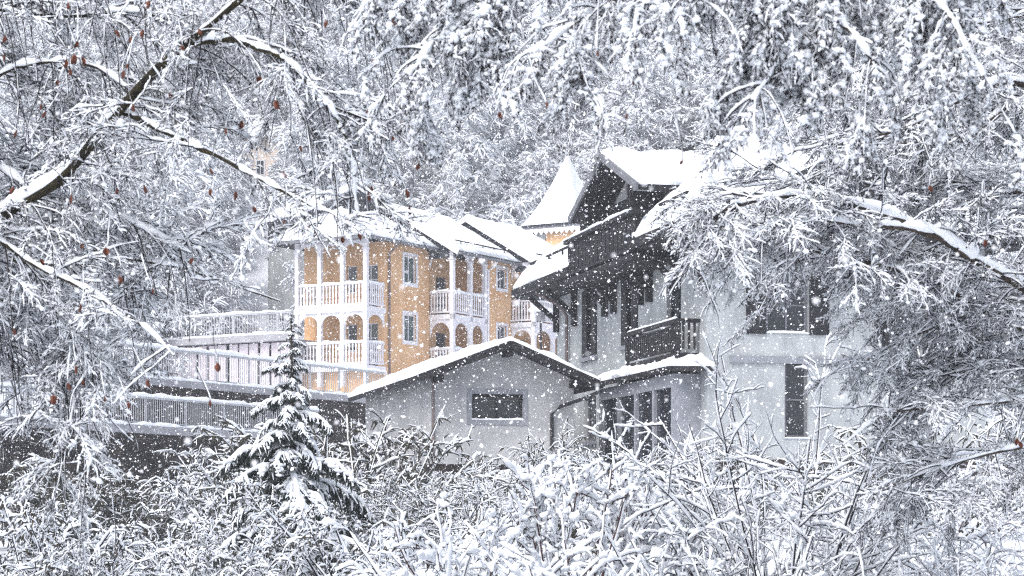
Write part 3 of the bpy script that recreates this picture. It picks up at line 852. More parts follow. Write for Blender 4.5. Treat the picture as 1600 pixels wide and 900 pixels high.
# ------------------------------------------------------------------ outbuilding with low gable
OB = 1.0
ob = empty('outbuilding', (-0.21, 60.0, OB), GRZ)
tag(ob, 'low grey rendered outbuilding with wide snowy gable and one dark window', 'outbuilding')
def O3(b, a, z): return (b, a, z - OB)
o_front = lambda u, z, d: (u, d, z - OB)
RGZ, LEb, LEz, REb, REz = 5.0, -2.5, 4.06, 2.5, 3.95
ow0, ow1 = -2.02, 1.95
ml, mr = (RGZ - LEz) / -LEb, (RGZ - REz) / REb
zl, zr = RGZ + ml * ow0 - .12, RGZ - mr * ow1 - .12
wn_ = (-.9, .52, 2.92, 3.62)
zc = 3.45
pv, pf = panel(o_front, ow0, ow1, 1.72, zc - .0, [(wn_[0], wn_[1], wn_[2], zc)], .25)
pv2, pf2 = [O3(ow0, 0, zc), O3(wn_[0], 0, zc), O3(wn_[0], 0, wn_[3]), O3(wn_[1], 0, wn_[3]), O3(wn_[1], 0, zc), O3(ow1, 0, zc), O3(ow1, 0, zr), O3(0, 0, RGZ - .12), O3(ow0, 0, zl)], [(0, 1, 2, 8), (8, 2, 7), (2, 3, 7), (3, 6, 7), (3, 4, 5, 6)]
pyobj('wall', merge((pv, pf), (pv2, pf2), ([O3(ow0, 0, 1.72), O3(ow0, 9.8, 1.72), O3(ow0, 9.8, zl), O3(ow0, 0, zl)], [(0, 1, 2, 3)]),
                    ([O3(ow1, 0, 1.72), O3(ow1, 7, 1.72), O3(ow1, 7, zr), O3(ow1, 0, zr)], [(3, 2, 1, 0)]),
                    ([O3(ow0, 9.8, 1.72), O3(ow1, 9.8, 1.72), O3(ow1, 9.8, zr), O3(0, 9.8, RGZ - .12), O3(ow0, 9.8, zl)], [(4, 3, 2, 1, 0)])), 'stucco_old', ob)
pyobj('foundation', merge(box(ow0 + .02, ow1 - .02, .04, .3, -2.6, .715), box(ow0 + .02, ow0 + .3, .3, 9.75, -2.6, .715)), 'foundation', ob)
window(ob, o_front, *wn_, 'shutter', 'glass', .07, .12, 2, 1, surround=(.13, 'stone_trim'))
for (b, z, seed) in ((LEb, LEz, 71), (REb, REz, 72)):
    q = [O3(b, -.75, z), O3(b, 10.2, z), O3(0, 10.2, RGZ), O3(0, -.75, RGZ)]
    if b > 0: q = [q[1], q[0], q[3], q[2]]
    r = pyobj('roof_plane', slab(q, .14), 'dark_wood', ob)
    pyobj('snow', snow_sheet(q, .2, 30, 14, .05, .04, seed), 'snow', r, True)
    pyobj('bargeboard', bar(O3(b, -.78, z - .09), O3(0, -.78, RGZ - .09), .05, .2), 'dark_wood', ob)
for b in (-1.9, 0.0, 1.9):
    z = RGZ + (ml * b if b < 0 else -mr * b) - .3
    pyobj('purlin', bar(O3(b, -.7, z), O3(b, .1, z), .16, .18), 'dark_wood', ob)
pyobj('downpipe', pipe([O3(-1.97, -.05, 4.0), O3(-1.97, -.06, 1.3)], .035), 'pipe', ob)
pyobj('downpipe', pipe([O3(2.45, -.72, 3.84), O3(2.42, -.7, 3.66), O3(2.1, -.5, 3.5), O3(1.55, -.1, 3.3), O3(1.32, -.07, 3.1), O3(1.32, -.07, 1.3)], .05), 'shutter', ob)
pyobj('gutter', merge(bar(O3(REb + .06, -.75, REz - .1), O3(REb + .06, 9.2, REz - .1), .12, .12)), 'shutter', ob)

# ------------------------------------------------------------------ terraces, retaining walls and railings on the left
def tdir(p, L, d=OT): return (p[0] + d[0] * L, p[1] + d[1] * L)
def rough_wall(name, p, q, z0, z1, thick, mat, label, cat, amp=.12):
    """rough stone bank: displaced grid between plan points p and q"""
    P, Q = np.array(p), np.array(q)
    L = np.linalg.norm(Q - P); t = (Q - P) / L; nrm = np.array((t[1], -t[0]))
    nu, nv = int(L / .35) + 1, max(4, int((z1 - z0) / .3))
    U, Vv = np.meshgrid(np.linspace(0, L, nu + 1), np.linspace(0, 1, nv + 1))
    D = rng.normal(0, amp, U.shape) + (1 - Vv) * .35
    D[-1] = 0
    X = P[0] + t[0] * U + nrm[0] * D; Y = P[1] + t[1] * U + nrm[1] * D
    Vt = np.stack([X, Y, z0 + (z1 - z0) * Vv], -1).reshape(-1, 3)
    g = np.arange((nu + 1) * (nv + 1)).reshape(nv + 1, nu + 1)
    Qd = np.stack([g[:-1, :-1], g[:-1, 1:], g[1:, 1:], g[1:, :-1]], -1).reshape(-1, 4)
    o = link(name, npmesh(name, Vt, [Qd]), mat)
    b = (-nrm * thick)
    pyobj('backing', ([(*P, z1), (*Q, z1), (*(Q + b), z1), (*(P + b), z1), (*(Q + b), z0), (*(P + b), z0)], [(0, 1, 2, 3), (3, 2, 4, 5)]), 'concrete', o)
    return tag(o, label, cat)

def metal_fence(name, p, q, z0, h, label, posts, n_bal, mat='rail_metal', rail=.07, snow=.11, slab_h=0.0):
    P, Q = np.array(p), np.array(q)
    o = empty(name, ((P[0] + Q[0]) / 2, (P[1] + Q[1]) / 2, z0))
    tag(o, label, 'railing', 'terrace railings')
    c = np.array(((P[0] + Q[0]) / 2, (P[1] + Q[1]) / 2, z0))
    l3 = lambda f, z: tuple(np.array((*(P + (Q - P) * f), z0 + z)) - c)
    pyobj('top_rail', bar(l3(0, h), l3(1, h), rail, rail), mat, o)
    pyobj('bottom_rail', bar(l3(0, .12), l3(1, .12), .05, .05), mat, o)
    pyobj('rail_snow', snow_bar(l3(0, h + rail / 2), l3(1, h + rail / 2), rail * 1.7, snow), 'snow', o, True)
    if slab_h:
        pyobj('edge_slab', bar(l3(0, -slab_h / 2), l3(1, -slab_h / 2), .45, slab_h), 'concrete', o)
        pyobj('slab_snow', snow_bar(l3(0, .0), l3(1, .0), .42, .12), 'snow', o, True)
    for i in range(posts):
        f = (i + .3) / posts
        pyobj('post', bar(l3(f, 0), l3(f, h), .08, .08), mat, o)
    me = None
    for i in range(n_bal):
        f = (i + .5) / n_bal
        if me is None:
            b = pyobj('baluster', box(-.014, .014, -.014, .014, .12, h), mat, o); me = b.data
        else:
            b = bpy.data.objects.new('baluster', me); col.objects.link(b); b.parent = o
        x = l3(f, 0); b.location = x
    return o

# lowest terrace
p3 = (-19.4, 67.9)
q3 = tdir(p3, 27.5)
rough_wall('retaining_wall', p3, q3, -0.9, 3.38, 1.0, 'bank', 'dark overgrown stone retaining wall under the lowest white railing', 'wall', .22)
metal_fence('terrace_railing', tdir(p3, 3.0), tdir(p3, 23.0), 3.62, 1.0, 'lowest snow topped metal railing above the dark bank, beside the conifer', 9, 170, slab_h=.28)
t3 = pyobj('terrace', ([(*p3, 3.3), (*q3, 3.3), (*tdir(q3, 9, OS), 3.3), (*tdir(p3, 9, OS), 3.3)], [(0, 1, 2, 3)]), 'snow_ground')
tag(t3, 'snow covered lower terrace', kind='structure')
# middle terrace
p2 = (-16.7, 81.9)
q2 = tdir(p2, 21.5)
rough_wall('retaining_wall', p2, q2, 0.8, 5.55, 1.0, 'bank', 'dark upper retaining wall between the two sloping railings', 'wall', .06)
metal_fence('terrace_railing', p2, q2, 5.82, 1.18, 'middle railing with thick snowy top rail in front of the orange chalet', 10, 150, slab_h=.26, rail=.09, snow=.15)
t2 = pyobj('terrace', ([(*p2, 5.5), (*q2, 5.5), (*tdir(q2, 8, OS), 5.5), (*tdir(p2, 8, OS), 5.5)], [(0, 1, 2, 3)]), 'snow_ground')
tag(t2, 'snow covered middle terrace', kind='structure')
# upper terrace, level with the chalet's lower balcony
p1 = (-10.3, 103.3)
q1 = tdir(p1, 26.0, OS)
metal_fence('terrace_railing', p1, q1, 9.05, 1.02, 'topmost level railing above the pale boarded wall', 10, 170, slab_h=.3)
t1 = pyobj('terrace', ([(*p1, 8.85), (*q1, 8.85), (*tdir(q1, 6), 8.85), (*tdir(p1, 6), 8.85)], [(0, 1, 2, 3)]), 'snow_ground')
tag(t1, 'snow covered upper terrace', kind='structure')
bw = empty('boarded_wall', (p1[0], p1[1], 5.6), math.atan2(OS[1], OS[0]))
tag(bw, 'pale pinkish wall of upright boards below the topmost railing', 'wall')
pyobj('backing', box(0.1, 26, -.55, -.35, -.5, 3.15), 'dark_wood', bw)
me = None
for i in range(40):
    if me is None:
        b = pyobj('board', box(0, .5, -.03, .03, 0, 3.1), 'pink_board', bw); me = b.data
    else:
        b = bpy.data.objects.new('board', me); col.objects.link(b); b.parent = bw
    b.location = (0.15 + i * .62 + (.06 if i % 3 == 0 else 0), -.18 - .03 * (i % 2), 0)

# snow-capped lantern by the far loggia
lp = W(845, 560, 96.0)
ln = empty('lantern', (lp[0], lp[1], 4.6))
tag(ln, 'slim lamp post with broad cap of snow before the far white loggia', 'lamp')
pyobj('pole', pipe([(0, 0, 0), (0, 0, 4.4)], .045), 'dark_wood', ln)
pyobj('lamp_head', pipe([(0, 0, 4.35), (0, 0, 4.42), (0, 0, 4.6), (0, 0, 4.75)], .2, 10), 'frame_grey', ln)
pl = Pile(); add_blobs(pl, np.array([(0, 0, 4.86), (.3, .1, 4.84), (-.28, 0, 4.83)]), np.array([(.42, .4, .16), (.3, .3, .12), (.3, .3, .12)]), 'ico', .06)
pl.build('snow_cap', 'snow', ln)

# ------------------------------------------------------------------ far houses on the slope
fh = empty('cream_house', (*W(412, 300, 168)[:2], 20.3), -.15)
tag(fh, 'tall cream rendered house high on the wooded slope behind twigs', 'house')
pyobj('wall', box(-1.6, 1.3, 0, 7, 0, 9.4), 'cream', fh)
pyobj('roof', ([(-2.1, -.6, 9.3), (1.8, -.6, 9.3), (-.15, -.6, 10.8), (-2.1, 7.6, 9.3), (1.8, 7.6, 9.3), (-.15, 7.6, 10.8)], [(0, 2, 5, 3), (1, 4, 5, 2), (0, 1, 2), (3, 5, 4)]), 'snow', fh)
window(fh, lambda u, z, d: (u, d, z), -.6, .1, 6.4, 7.6, 'white_wood', 'glass', .08, -.03, 2, 1)
nh = empty('slate_house', (*W(545, 340, 128)[:2], 12.4), .55)
tag(nh, 'dark roofed house half hidden behind the orange chalet', 'house')
pyobj('wall', box(-2.3, 2.3, 0, 6, 0, 5.7), 'stucco', nh)
for sgn in (-1, 1):
    q = [(sgn * 2.9, -.8, 5.6), (sgn * 2.9, 6.8, 5.6), (0, 6.8, 7.2), (0, -.8, 7.2)]
    if sgn > 0: q = [q[1], q[0], q[3], q[2]]
    r = pyobj('roof_plane', slab(q, .3), 'slate', nh)
    pyobj('snow', snow_sheet(q, .25, 12, 6, .05, .03, 90 + sgn), 'snow', r, True)
pyobj('gable_wall', ([(-2.3, -.003, 5.6), (2.3, -.003, 5.6), (0, -.003, 6.9)], [(0, 1, 2)]), 'slate', nh)

# ------------------------------------------------------------------ frosted wood on the hillside (one mass)
src = bpy.data.collections.new('frosted_tree_sources')
def forest_tree(k):
    conifer = k >= 6
    H = 11.0
    dark, white = Pile(), Pile()
    trunk = smooth_path([(0, 0, -.6), (.1, .05, H * .3), (-.05, .1, H * .65), (0, 0, H * .98)], 10)[None]
    add_tubes(dark, trunk, .14, .02, 5)
    if conifer:
        n = 150
        z = rng.uniform(.8, H * .97, n); a = rng.random(n) * 6.28
        ln_ = (1 - z / H) * 2.3 + .25
        p0 = np.stack([0 * z, 0 * z, z], 1)
        d0 = np.stack([np.cos(a), np.sin(a), 0 * a - .15], 1)
        b = grow(p0, d0, ln_, 5, .12, .05)
        add_tubes(dark, b, .03, .01, 3)
        p, t, _, _ = sample(b, 2200, .1, 1)
        tw = grow(p, t * .5 + rng.normal(0, .5, p.shape) - (0, 0, .35), rng.uniform(.2, .5, len(p)), 2, .2, .05)
        add_tubes(dark, tw[:1300], .05, .015, 3)
        add_snow(white, b, .02, .10, 4, .1)
        add_snow(white, tw, .02, .07, 3, 0)
    else:
        n = 46
        p, t, tt, _ = sample(trunk, n, .16, .97)
        a = rng.random(n) * 6.28
        d0 = np.stack([np.cos(a), np.sin(a), rng.uniform(.3, 1.1, n)], 1)
        b = grow(p, d0, (1.25 - tt) * H * rng.uniform(.22, .38, n), 7, .10, .12)
        add_tubes(dark, b, .05, .015, 3); add_snow(white, b, .03, .06, 3, .1, ds=.5)
        p, t, _, _ = sample(b, 420, .15, 1)
        b2 = grow(p, t + rng.normal(0, .6, p.shape), rng.uniform(.5, 1.3, len(p)), 4, .12, .15)
        add_tubes(dark, b2, .018, .007, 3); add_snow(white, b2, .012, .075, 3, .1, ds=.4)
        p, t, _, _ = sample(b2, 3200, .1, 1)
        b3 = grow(p, t + rng.normal(0, .8, p.shape), rng.uniform(.25, .7, len(p)), 2, .15, .1)
        add_tubes(dark, b3, .010, .005, 3); add_snow(white, b3, .008, .068, 3, .0, ds=.5)
    V = np.concatenate(dark.V + white.V)
    nd = dark.n
    Fq = np.concatenate([f for f in dark.F] + [f + nd for f in white.F])
    me = npmesh('frosted_tree', V, [Fq])
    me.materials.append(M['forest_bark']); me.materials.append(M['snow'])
    mi = np.zeros(len(Fq), dtype=np.int32); mi[sum(len(f) for f in dark.F):] = 1
    me.polygons.foreach_set('material_index', mi)
    o = bpy.data.objects.new('frosted_tree', me)
    src.objects.link(o)
for k in range(7): forest_tree(k)

pts = []
for _ in range(4200):
    y = rng.uniform(122, 300)
    x = rng.uniform(-.29, .29) * y
    px = 800 + x / y * F
    if y < 140 and -8 < x < 14: continue
    if 345 < px < 470 and y < 176: continue
    pts.append((x, y, float(ground_z(x, y))))
keep = []
for p in pts:
    if all((p[0] - q[0]) ** 2 + (p[1] - q[1]) ** 2 > (2.5 + (p[1] - 120) * .008) ** 2 for q in keep): keep.append(p)
for _ in range(60):   # trees beside and behind the terraces on the left
    y = rng.uniform(107, 124); x = rng.uniform(-.27, -.145) * y
    keep.append((x, y, float(ground_z(x, y)) + .2))
for _ in range(36):   # behind and right of the grey chalet
    y = rng.uniform(76, 122); x = rng.uniform(.17, .30) * y
    keep.append((x, y, float(ground_z(x, y)) - .3))
fv = np.array(keep)
fme = bpy.data.meshes.new('forest'); fme.from_pydata([tuple(p) for p in keep], [], []); fme.update()
forest = bpy.data.objects.new('forest', fme); col.objects.link(forest)
tag(forest, 'frosted wood covering the hillside behind the houses', kind='stuff')
ng = bpy.data.node_groups.new('forest_nodes', 'GeometryNodeTree')
ng.interface.new_socket('Geometry', in_out='INPUT', socket_type='NodeSocketGeometry')
ng.interface.new_socket('Geometry', in_out='OUTPUT', socket_type='NodeSocketGeometry')
gin, gout = ng.nodes.new('NodeGroupInput'), ng.nodes.new('NodeGroupOutput')
ci = ng.nodes.new('GeometryNodeCollectionInfo'); ci.inputs['Collection'].default_value = src
ci.inputs['Separate Children'].default_value = True; ci.inputs['Reset Children'].default_value = True
iop = ng.nodes.new('GeometryNodeInstanceOnPoints'); iop.inputs['Pick Instance'].default_value = True
rr = ng.nodes.new('FunctionNodeRandomValue'); rr.data_type = 'FLOAT_VECTOR'
rr.inputs[0].default_value = (-.05, -.05, 0); rr.inputs[1].default_value = (.05, .05, 6.283)
rs2 = ng.nodes.new('FunctionNodeRandomValue'); rs2.data_type = 'FLOAT'
rs2.inputs[2].default_value = .62; rs2.inputs[3].default_value = 1.15
ng.links.new(gin.outputs[0], iop.inputs['Points']); ng.links.new(ci.outputs[0], iop.inputs['Instance'])
ng.links.new(rr.outputs[0], iop.inputs['Rotation']); ng.links.new(rs2.outputs[1], iop.inputs['Scale'])
ng.links.new(iop.outputs[0], gout.inputs[0])
md = forest.modifiers.new('forest_nodes', 'NODES'); md.node_group = ng

# ------------------------------------------------------------------ fine twig sprays
def scatter(name, P, R, S, source, parent):
    me = bpy.data.meshes.new(name)
    me.vertices.add(len(P)); me.vertices.foreach_set('co', P.astype(np.float32).ravel())
    at = me.attributes.new('turn', 'FLOAT_VECTOR', 'POINT'); at.data.foreach_set('vector', R.astype(np.float32).ravel())
    at = me.attributes.new('size', 'FLOAT', 'POINT'); at.data.foreach_set('value', S.astype(np.float32))
    me.update()
    o = bpy.data.objects.new(name, me); col.objects.link(o); o.parent = parent
    tag(o, kind='stuff')
    g = bpy.data.node_groups.new(name + '_nodes', 'GeometryNodeTree')
    g.interface.new_socket('Geometry', in_out='INPUT', socket_type='NodeSocketGeometry')
    g.interface.new_socket('Geometry', in_out='OUTPUT', socket_type='NodeSocketGeometry')
    gi_, go = g.nodes.new('NodeGroupInput'), g.nodes.new('NodeGroupOutput')
    c = g.nodes.new('GeometryNodeCollectionInfo'); c.inputs['Collection'].default_value = source
    c.inputs['Separate Children'].default_value = True; c.inputs['Reset Children'].default_value = True
    ip = g.nodes.new('GeometryNodeInstanceOnPoints'); ip.inputs['Pick Instance'].default_value = True
    a1 = g.nodes.new('GeometryNodeInputNamedAttribute'); a1.data_type = 'FLOAT_VECTOR'; a1.inputs['Name'].default_value = 'turn'
    a2 = g.nodes.new('GeometryNodeInputNamedAttribute'); a2.data_type = 'FLOAT'; a2.inputs['Name'].default_value = 'size'
    g.links.new(gi_.outputs[0], ip.inputs['Points']); g.links.new(c.outputs[0], ip.inputs['Instance'])
    g.links.new(a1.outputs[0], ip.inputs['Rotation']); g.links.new(a2.outputs[0], ip.inputs['Scale'])
    g.links.new(ip.outputs[0], go.inputs[0])
    o.modifiers.new(name, 'NODES').node_group = g
    return o

def spray_mesh(kind):
    tw, sn, ck = Pile(), Pile(), Pile()
    hang = kind == 'hang'
    ax = grow(np.zeros((1, 3)), np.array([(1, 0, -.35 if hang else .1)]), .42 if hang else .46, 9, .30 if hang else .12, .07)
    add_tubes(tw, ax, .0054, .0028, 4); add_snow(sn, ax, .0045, .0078, 5, .14, ds=.022)
    n3 = 22 if hang else 18
    p, t, _, _ = sample(ax, n3, .05, 1)
    b3 = grow(p, t * .8 + rng.normal(0, .5, p.shape), rng.uniform(.08, .24, n3), 6, .30 if hang else .12, .11)
    add_tubes(tw, b3, .0038, .0024); add_snow(sn, b3, .003, .0070, 4, .18, ds=.02)
    n4 = 75 if hang else 62
    p, t, _, _ = sample(b3, n4, .05, 1)
    b4 = grow(p, t * .8 + rng.normal(0, .5, p.shape), rng.uniform(.03, .10, n4), 4, .25 if hang else .08, .12)
    add_tubes(tw, b4, .0029, .0018); add_snow(sn, b4, .0022, .0064, 4, .18, ds=.022)
    nc = 40 if hang else 24
    p, t, _, _ = sample(np.concatenate([b3[:, ::5], b4[:, ::3]]), nc, .1, 1)
    sz = rng.uniform(.65, 1.2, (nc, 1)); axd = np.array((0, 0, -1.0)) + rng.normal(0, .25, p.shape)
    k = (.0074, .0235) if hang else (.0052, .0160)
    add_blobs(ck, p + norm(axd) * sz * k[1], np.concatenate([sz * k[0], sz * k[0], sz * k[1]], 1), 'oct', .1, axd)
    nb = 66 if hang else 14
    p, t, _, _ = sample(b3, nb, .05, .95)
    z = np.minimum(rng.gamma(4, (.0145 if hang else .011) / 4, (nb, 1)), .030 if hang else .024)
    add_blobs(sn, p + np.array((0, 0, .6)) * z, np.concatenate([z * 1.35, z, z * .8], 1), 'ico', .25)
    V = np.concatenate(tw.V + sn.V + ck.V)
    quads, tris, mq, mt = [], [], [], []
    off = 0
    for mi_, pl in enumerate((tw, sn, ck)):
        for f in pl.F:
            (quads if f.shape[1] == 4 else tris).append(f + off); (mq if f.shape[1] == 4 else mt).append(np.full(len(f), mi_))
        off += pl.n
    me = npmesh('twig_spray', V, [np.concatenate(quads), np.concatenate(tris)])
    for m_ in ('twig', 'snow', 'catkin'): me.materials.append(M[m_])
    me.polygons.foreach_set('material_index', np.concatenate(mq + mt).astype(np.int32))
    me.polygons.foreach_set('use_smooth', [True] * len(me.polygons))
    return bpy.data.objects.new('twig_spray', me)
SPRAY = {}
for kind_ in ('hang', 'air'):
    SPRAY[kind_] = bpy.data.collections.new('twig_sprays')
    for k in range(8): SPRAY[kind_].objects.link(spray_mesh(kind_))

# ------------------------------------------------------------------ birches in front
OPEN_USED = []
OPEN = {0: [(450, 900, 410, 900), (625, 900, 300, 900), (660, 900, 190, 900), (230, 460, 600, 900), (330, 460, 480, 900)],
        1: [(880, 1060, 205, 900), (560, 880, 235, 900), (1060, 1260, 250, 900)],
        2: [(0, 1035, 0, 900), (1035, 1100, 470, 900), (1100, 1240, 540, 900), (1240, 1340, 640, 900)]}
class Tree:
    def __init__(s, name, label, base, trunk_pts, r0, r1, bark):
        s.root = empty(name, base)
        s.o = np.array(base, float)
        tag(s.root, label, 'tree')
        s.bark = bark
        s.tw, s.sn, s.ck = Pile(), Pile(), Pile()
        s.pt, s.ro, s.sc, s.kind = [], [], [], None
        s.open = OPEN.get(len(OPEN_USED), []); OPEN_USED.append(name)
        s.boughs, s.wt = [], []
        P = smooth_path(trunk_pts, 26)
        s.tube_obj('trunk', P, r0, r1, 12)
        s.P = P
    def loc(s, P): return P - s.o
    def tube_obj(s, name, P, r0, r1, sides=8, rough=.12):
        K = len(P)
        R = taper(1, K, r0, r1) * (1 + rng.normal(0, rough, (1, K)))
        V, Q = tube_arrays(s.loc(P)[None], R, sides)
        pl = Pile(); pl.add(V, [Q])
        return pl.build(name, s.bark, s.root)
    def bough(s, pts, r0, r1, wt=1.0, snow=1.3, cover=.8, K=26):
        P = smooth_path([W(*p) for p in pts], K)
        P[1:] += np.cumsum(rng.normal(0, .004, (K - 1, 3)), 0)
        o = s.tube_obj('bough', P, r0, r1, 7)
        if snow > 0:
            fine = smooth_path(P, 70)
            R = np.linspace(r0, r1, 70) * snow + .011
            g = np.convolve(rng.normal(0, 1, 90), np.ones(4) / 2, 'same')[10:80]
            R = R * np.clip(.75 + .35 * g, .25, 1.35)
            R = np.where(np.convolve(rng.normal(0, 1, 90), np.ones(9) / 3, 'same')[10:80] > cover * 1.8, .003, R)
            C = fine + np.array((0, 0, 1.0)) * (np.linspace(r0, r1, 70) * .55 + R * .5)[:, None]
            V, Q = tube_arrays(s.loc(C)[None], R[None], 7)
            pl = Pile(); pl.add(V, [Q]); pl.build('snow', 'snow', o)
        s.boughs.append(P); s.wt.append(wt)
        return P
    def crown(s, n2, ns, l2, g2, kind, spread=.55, upb=0.0, r2=.006, t0=.12, size=(.75, 1.25), snow=.0095, back=.15):
        """side branches on the boughs, and fine sprays of twigs along them"""
        B = np.array(s.boughs); w = np.array(s.wt)
        p, t, tt, _ = sample(B, n2, t0, 1, w)
        d = t * .55 + rng.normal(0, spread, p.shape) * (1, .7, .6) + (0, back, upb)
        b2 = s.prune(grow(p, d, rng.uniform(*l2, n2), 10, g2, .10))
        add_tubes(s.tw, s.loc(b2), r2, r2 * .35); add_snow(s.sn, s.loc(b2), r2 * .8, snow, 4, .16, ds=.03)
        p, t, _, _ = sample(b2, ns, .1, 1)
        s.sprays(p, t, kind, size)
        p, t, _, _ = sample(B, ns // 9, .3, 1, w)
        s.sprays(p, t + rng.normal(0, .5, p.shape), kind, size)
        return b2
    def prune(s, P, margin=0):
        """drop branches of P that reach into the view kept open towards the houses"""
        u = 800 + P[..., 0] / P[..., 1] * F; v = HY - P[..., 2] / P[..., 1] * F
        bad = np.zeros(len(P), bool)
        for x0, x1, y0, y1 in s.open:
            hit = (u > x0 - margin) & (u < x1 + margin) & (v > y0 - margin) & (v < y1)
            bad |= hit.any(1) if hit.ndim == 2 else hit
        return P[~bad]
    def sprays(s, p, t, kind, size):
        u = 800 + p[:, 0] / p[:, 1] * F; v = HY - p[:, 2] / p[:, 1] * F
        ok = np.ones(len(p), bool)
        for x0, x1, y0, y1 in s.open:
            ok &= ~((u > x0 - 45) & (u < x1 + 45) & (v > y0 - 50) & (v < y1))
        p, t = p[ok], t[ok]
        n = len(p)
        az = np.arctan2(t[:, 1], t[:, 0]) + rng.normal(0, .75, n)
        pitch = np.arcsin(np.clip(t[:, 2], -.8, .8)) * .5 + rng.normal(0, .22, n)
        s.pt.append(s.loc(p)); s.ro.append(np.stack([rng.normal(0, .2, n), -pitch, az], 1)); s.sc.append(rng.uniform(*size, n)); s.kind = kind
    def finish(s, twig='twig'):
        o = s.tw.build('twigs', twig, s.root); tag(o, kind='stuff')
        o = s.sn.build('twig_snow', 'snow', s.root); tag(o, kind='stuff')
        o = s.ck.build('catkins', 'catkin', s.root)
        if o: tag(o, kind='stuff')
        P, R, S = np.concatenate(s.pt), np.concatenate(s.ro), np.concatenate(s.sc)
        scatter('sprays', P, R, S, SPRAY[s.kind], s.root)

# ---- left birch
tb = W(-330, 900, 15.5); tb[2] = float(ground_z(tb[0], tb[1])) - .1
LB = Tree('birch_tree', 'mossy dark boughed birch leaning in from the left edge', tuple(tb),
          [tb, W(-330, 800, 15.4), W(-300, 560, 15.2), W(-280, 250, 15.0), W(-250, -150, 15.0), W(-220, -500, 15)], .17, .05, 'moss_bark')
LB.bough([(-310, 620, 15.2), (-130, 450, 14.6), (0, 345, 14.2), (95, 283, 14), (165, 200, 13.8), (255, 102, 13.6), (335, 38, 13.5), (430, -40, 13.4), (560, -90, 13.5)], .062, .014, 1.0, .95, .28)
LB.bough([(190, 175, 13.8), (240, 198, 13.7), (320, 238, 13.5), (390, 275, 13.4), (450, 305, 13.3), (535, 345, 13.2)], .018, .005, .8, .9)
LB.bough([(290, 72, 13.6), (350, 62, 13.5), (400, 73, 13.4), (455, 98, 13.3), (505, 152, 13.2), (560, 180, 13.2), (610, 200, 13.2)], .019, .005, 1.3, 1.0)
LB.bough([(506, 154, 13.2), (535, 205, 13.2), (553, 255, 13.2), (566, 345, 13.2)], .009, .003, .7, .6)
LB.bough([(-310, 300, 15.0), (-90, 325, 14.6), (0, 378, 14.2), (55, 415, 14.0), (110, 442, 13.9), (170, 480, 13.8), (230, 520, 13.7), (270, 560, 13.6)], .03, .005, 1.0, .6, .4)
LB.bough([(-310, 340, 15.0), (-80, 370, 14.8), (0, 405, 14.6), (90, 412, 14.5), (180, 402, 14.4), (300, 425, 14.3), (430, 470, 14.2)], .028, .005, .95, 1.0)
LB.bough([(-310, 380, 15.2), (-80, 430, 15), (60, 480, 14.8), (110, 520, 14.6), (170, 590, 14.4)], .03, .005, 1.5, 1.0)
LB.bough([(-300, 100, 15.0), (-60, 130, 14.4), (40, 95, 14.2), (140, 90, 14), (230, 140, 13.9)], .024, .005, 1.1, 1.0)
LB.bough([(-290, -30, 15.0), (-60, 10, 14.4), (80, 30, 14.2), (220, 25, 14), (330, 60, 13.9)], .024, .005, 1.1, 1.0)
LB.bough([(-280, 200, 15.0), (-60, 230, 14.8), (60, 300, 14.5), (180, 330, 14.3), (300, 390, 14.2)], .024, .005, 1.2, 1.0)
LB.bough([(-280, 420, 15.4), (-80, 500, 15.2), (40, 545, 15), (100, 590, 14.9), (140, 650, 14.8)], .024, .005, 1.5, 1.0)
LB.crown(280, 420, (.25, .65), .16, 'air', .55, .0, .0050, size=(.5, .95), back=.35)
# long hanging strands of the left birch
LB.boughs += [smooth_path([W(*p) for p in q], 26) for q in (
    [(-250, -60, 14.6), (0, -50, 14.2), (150, -40, 14), (330, -60, 13.8), (500, -110, 13.6)],
    [(430, -50, 13.4), (560, -60, 13.4), (680, -30, 13.5), (760, 10, 13.6)])]
for P in LB.boughs[-2:]:
    pl = LB.tube_obj('bough', P, .03, .008, 7)
B = np.array(LB.boughs)
w = np.array([.9, .4, .7, .4, .3, .4, .9, 1, 1, .8, 1.4, 2.2, 2.4])
p, t, _, _ = sample(B, 270, .12, 1, w)
st = LB.prune(grow(p, t * .4 + rng.normal(0, .3, p.shape) + (0, 0, -.3), rng.uniform(.35, 1.15, 270), 16, .55, .07))
add_tubes(LB.tw, LB.loc(st), .0055, .0030); add_snow(LB.sn, LB.loc(st), .0042, .0064, 4, .5, .4, ds=.03)
p, t, _, _ = sample(st, 230, .1, 1)
LB.sprays(p, t, 'air', (.35, .7))
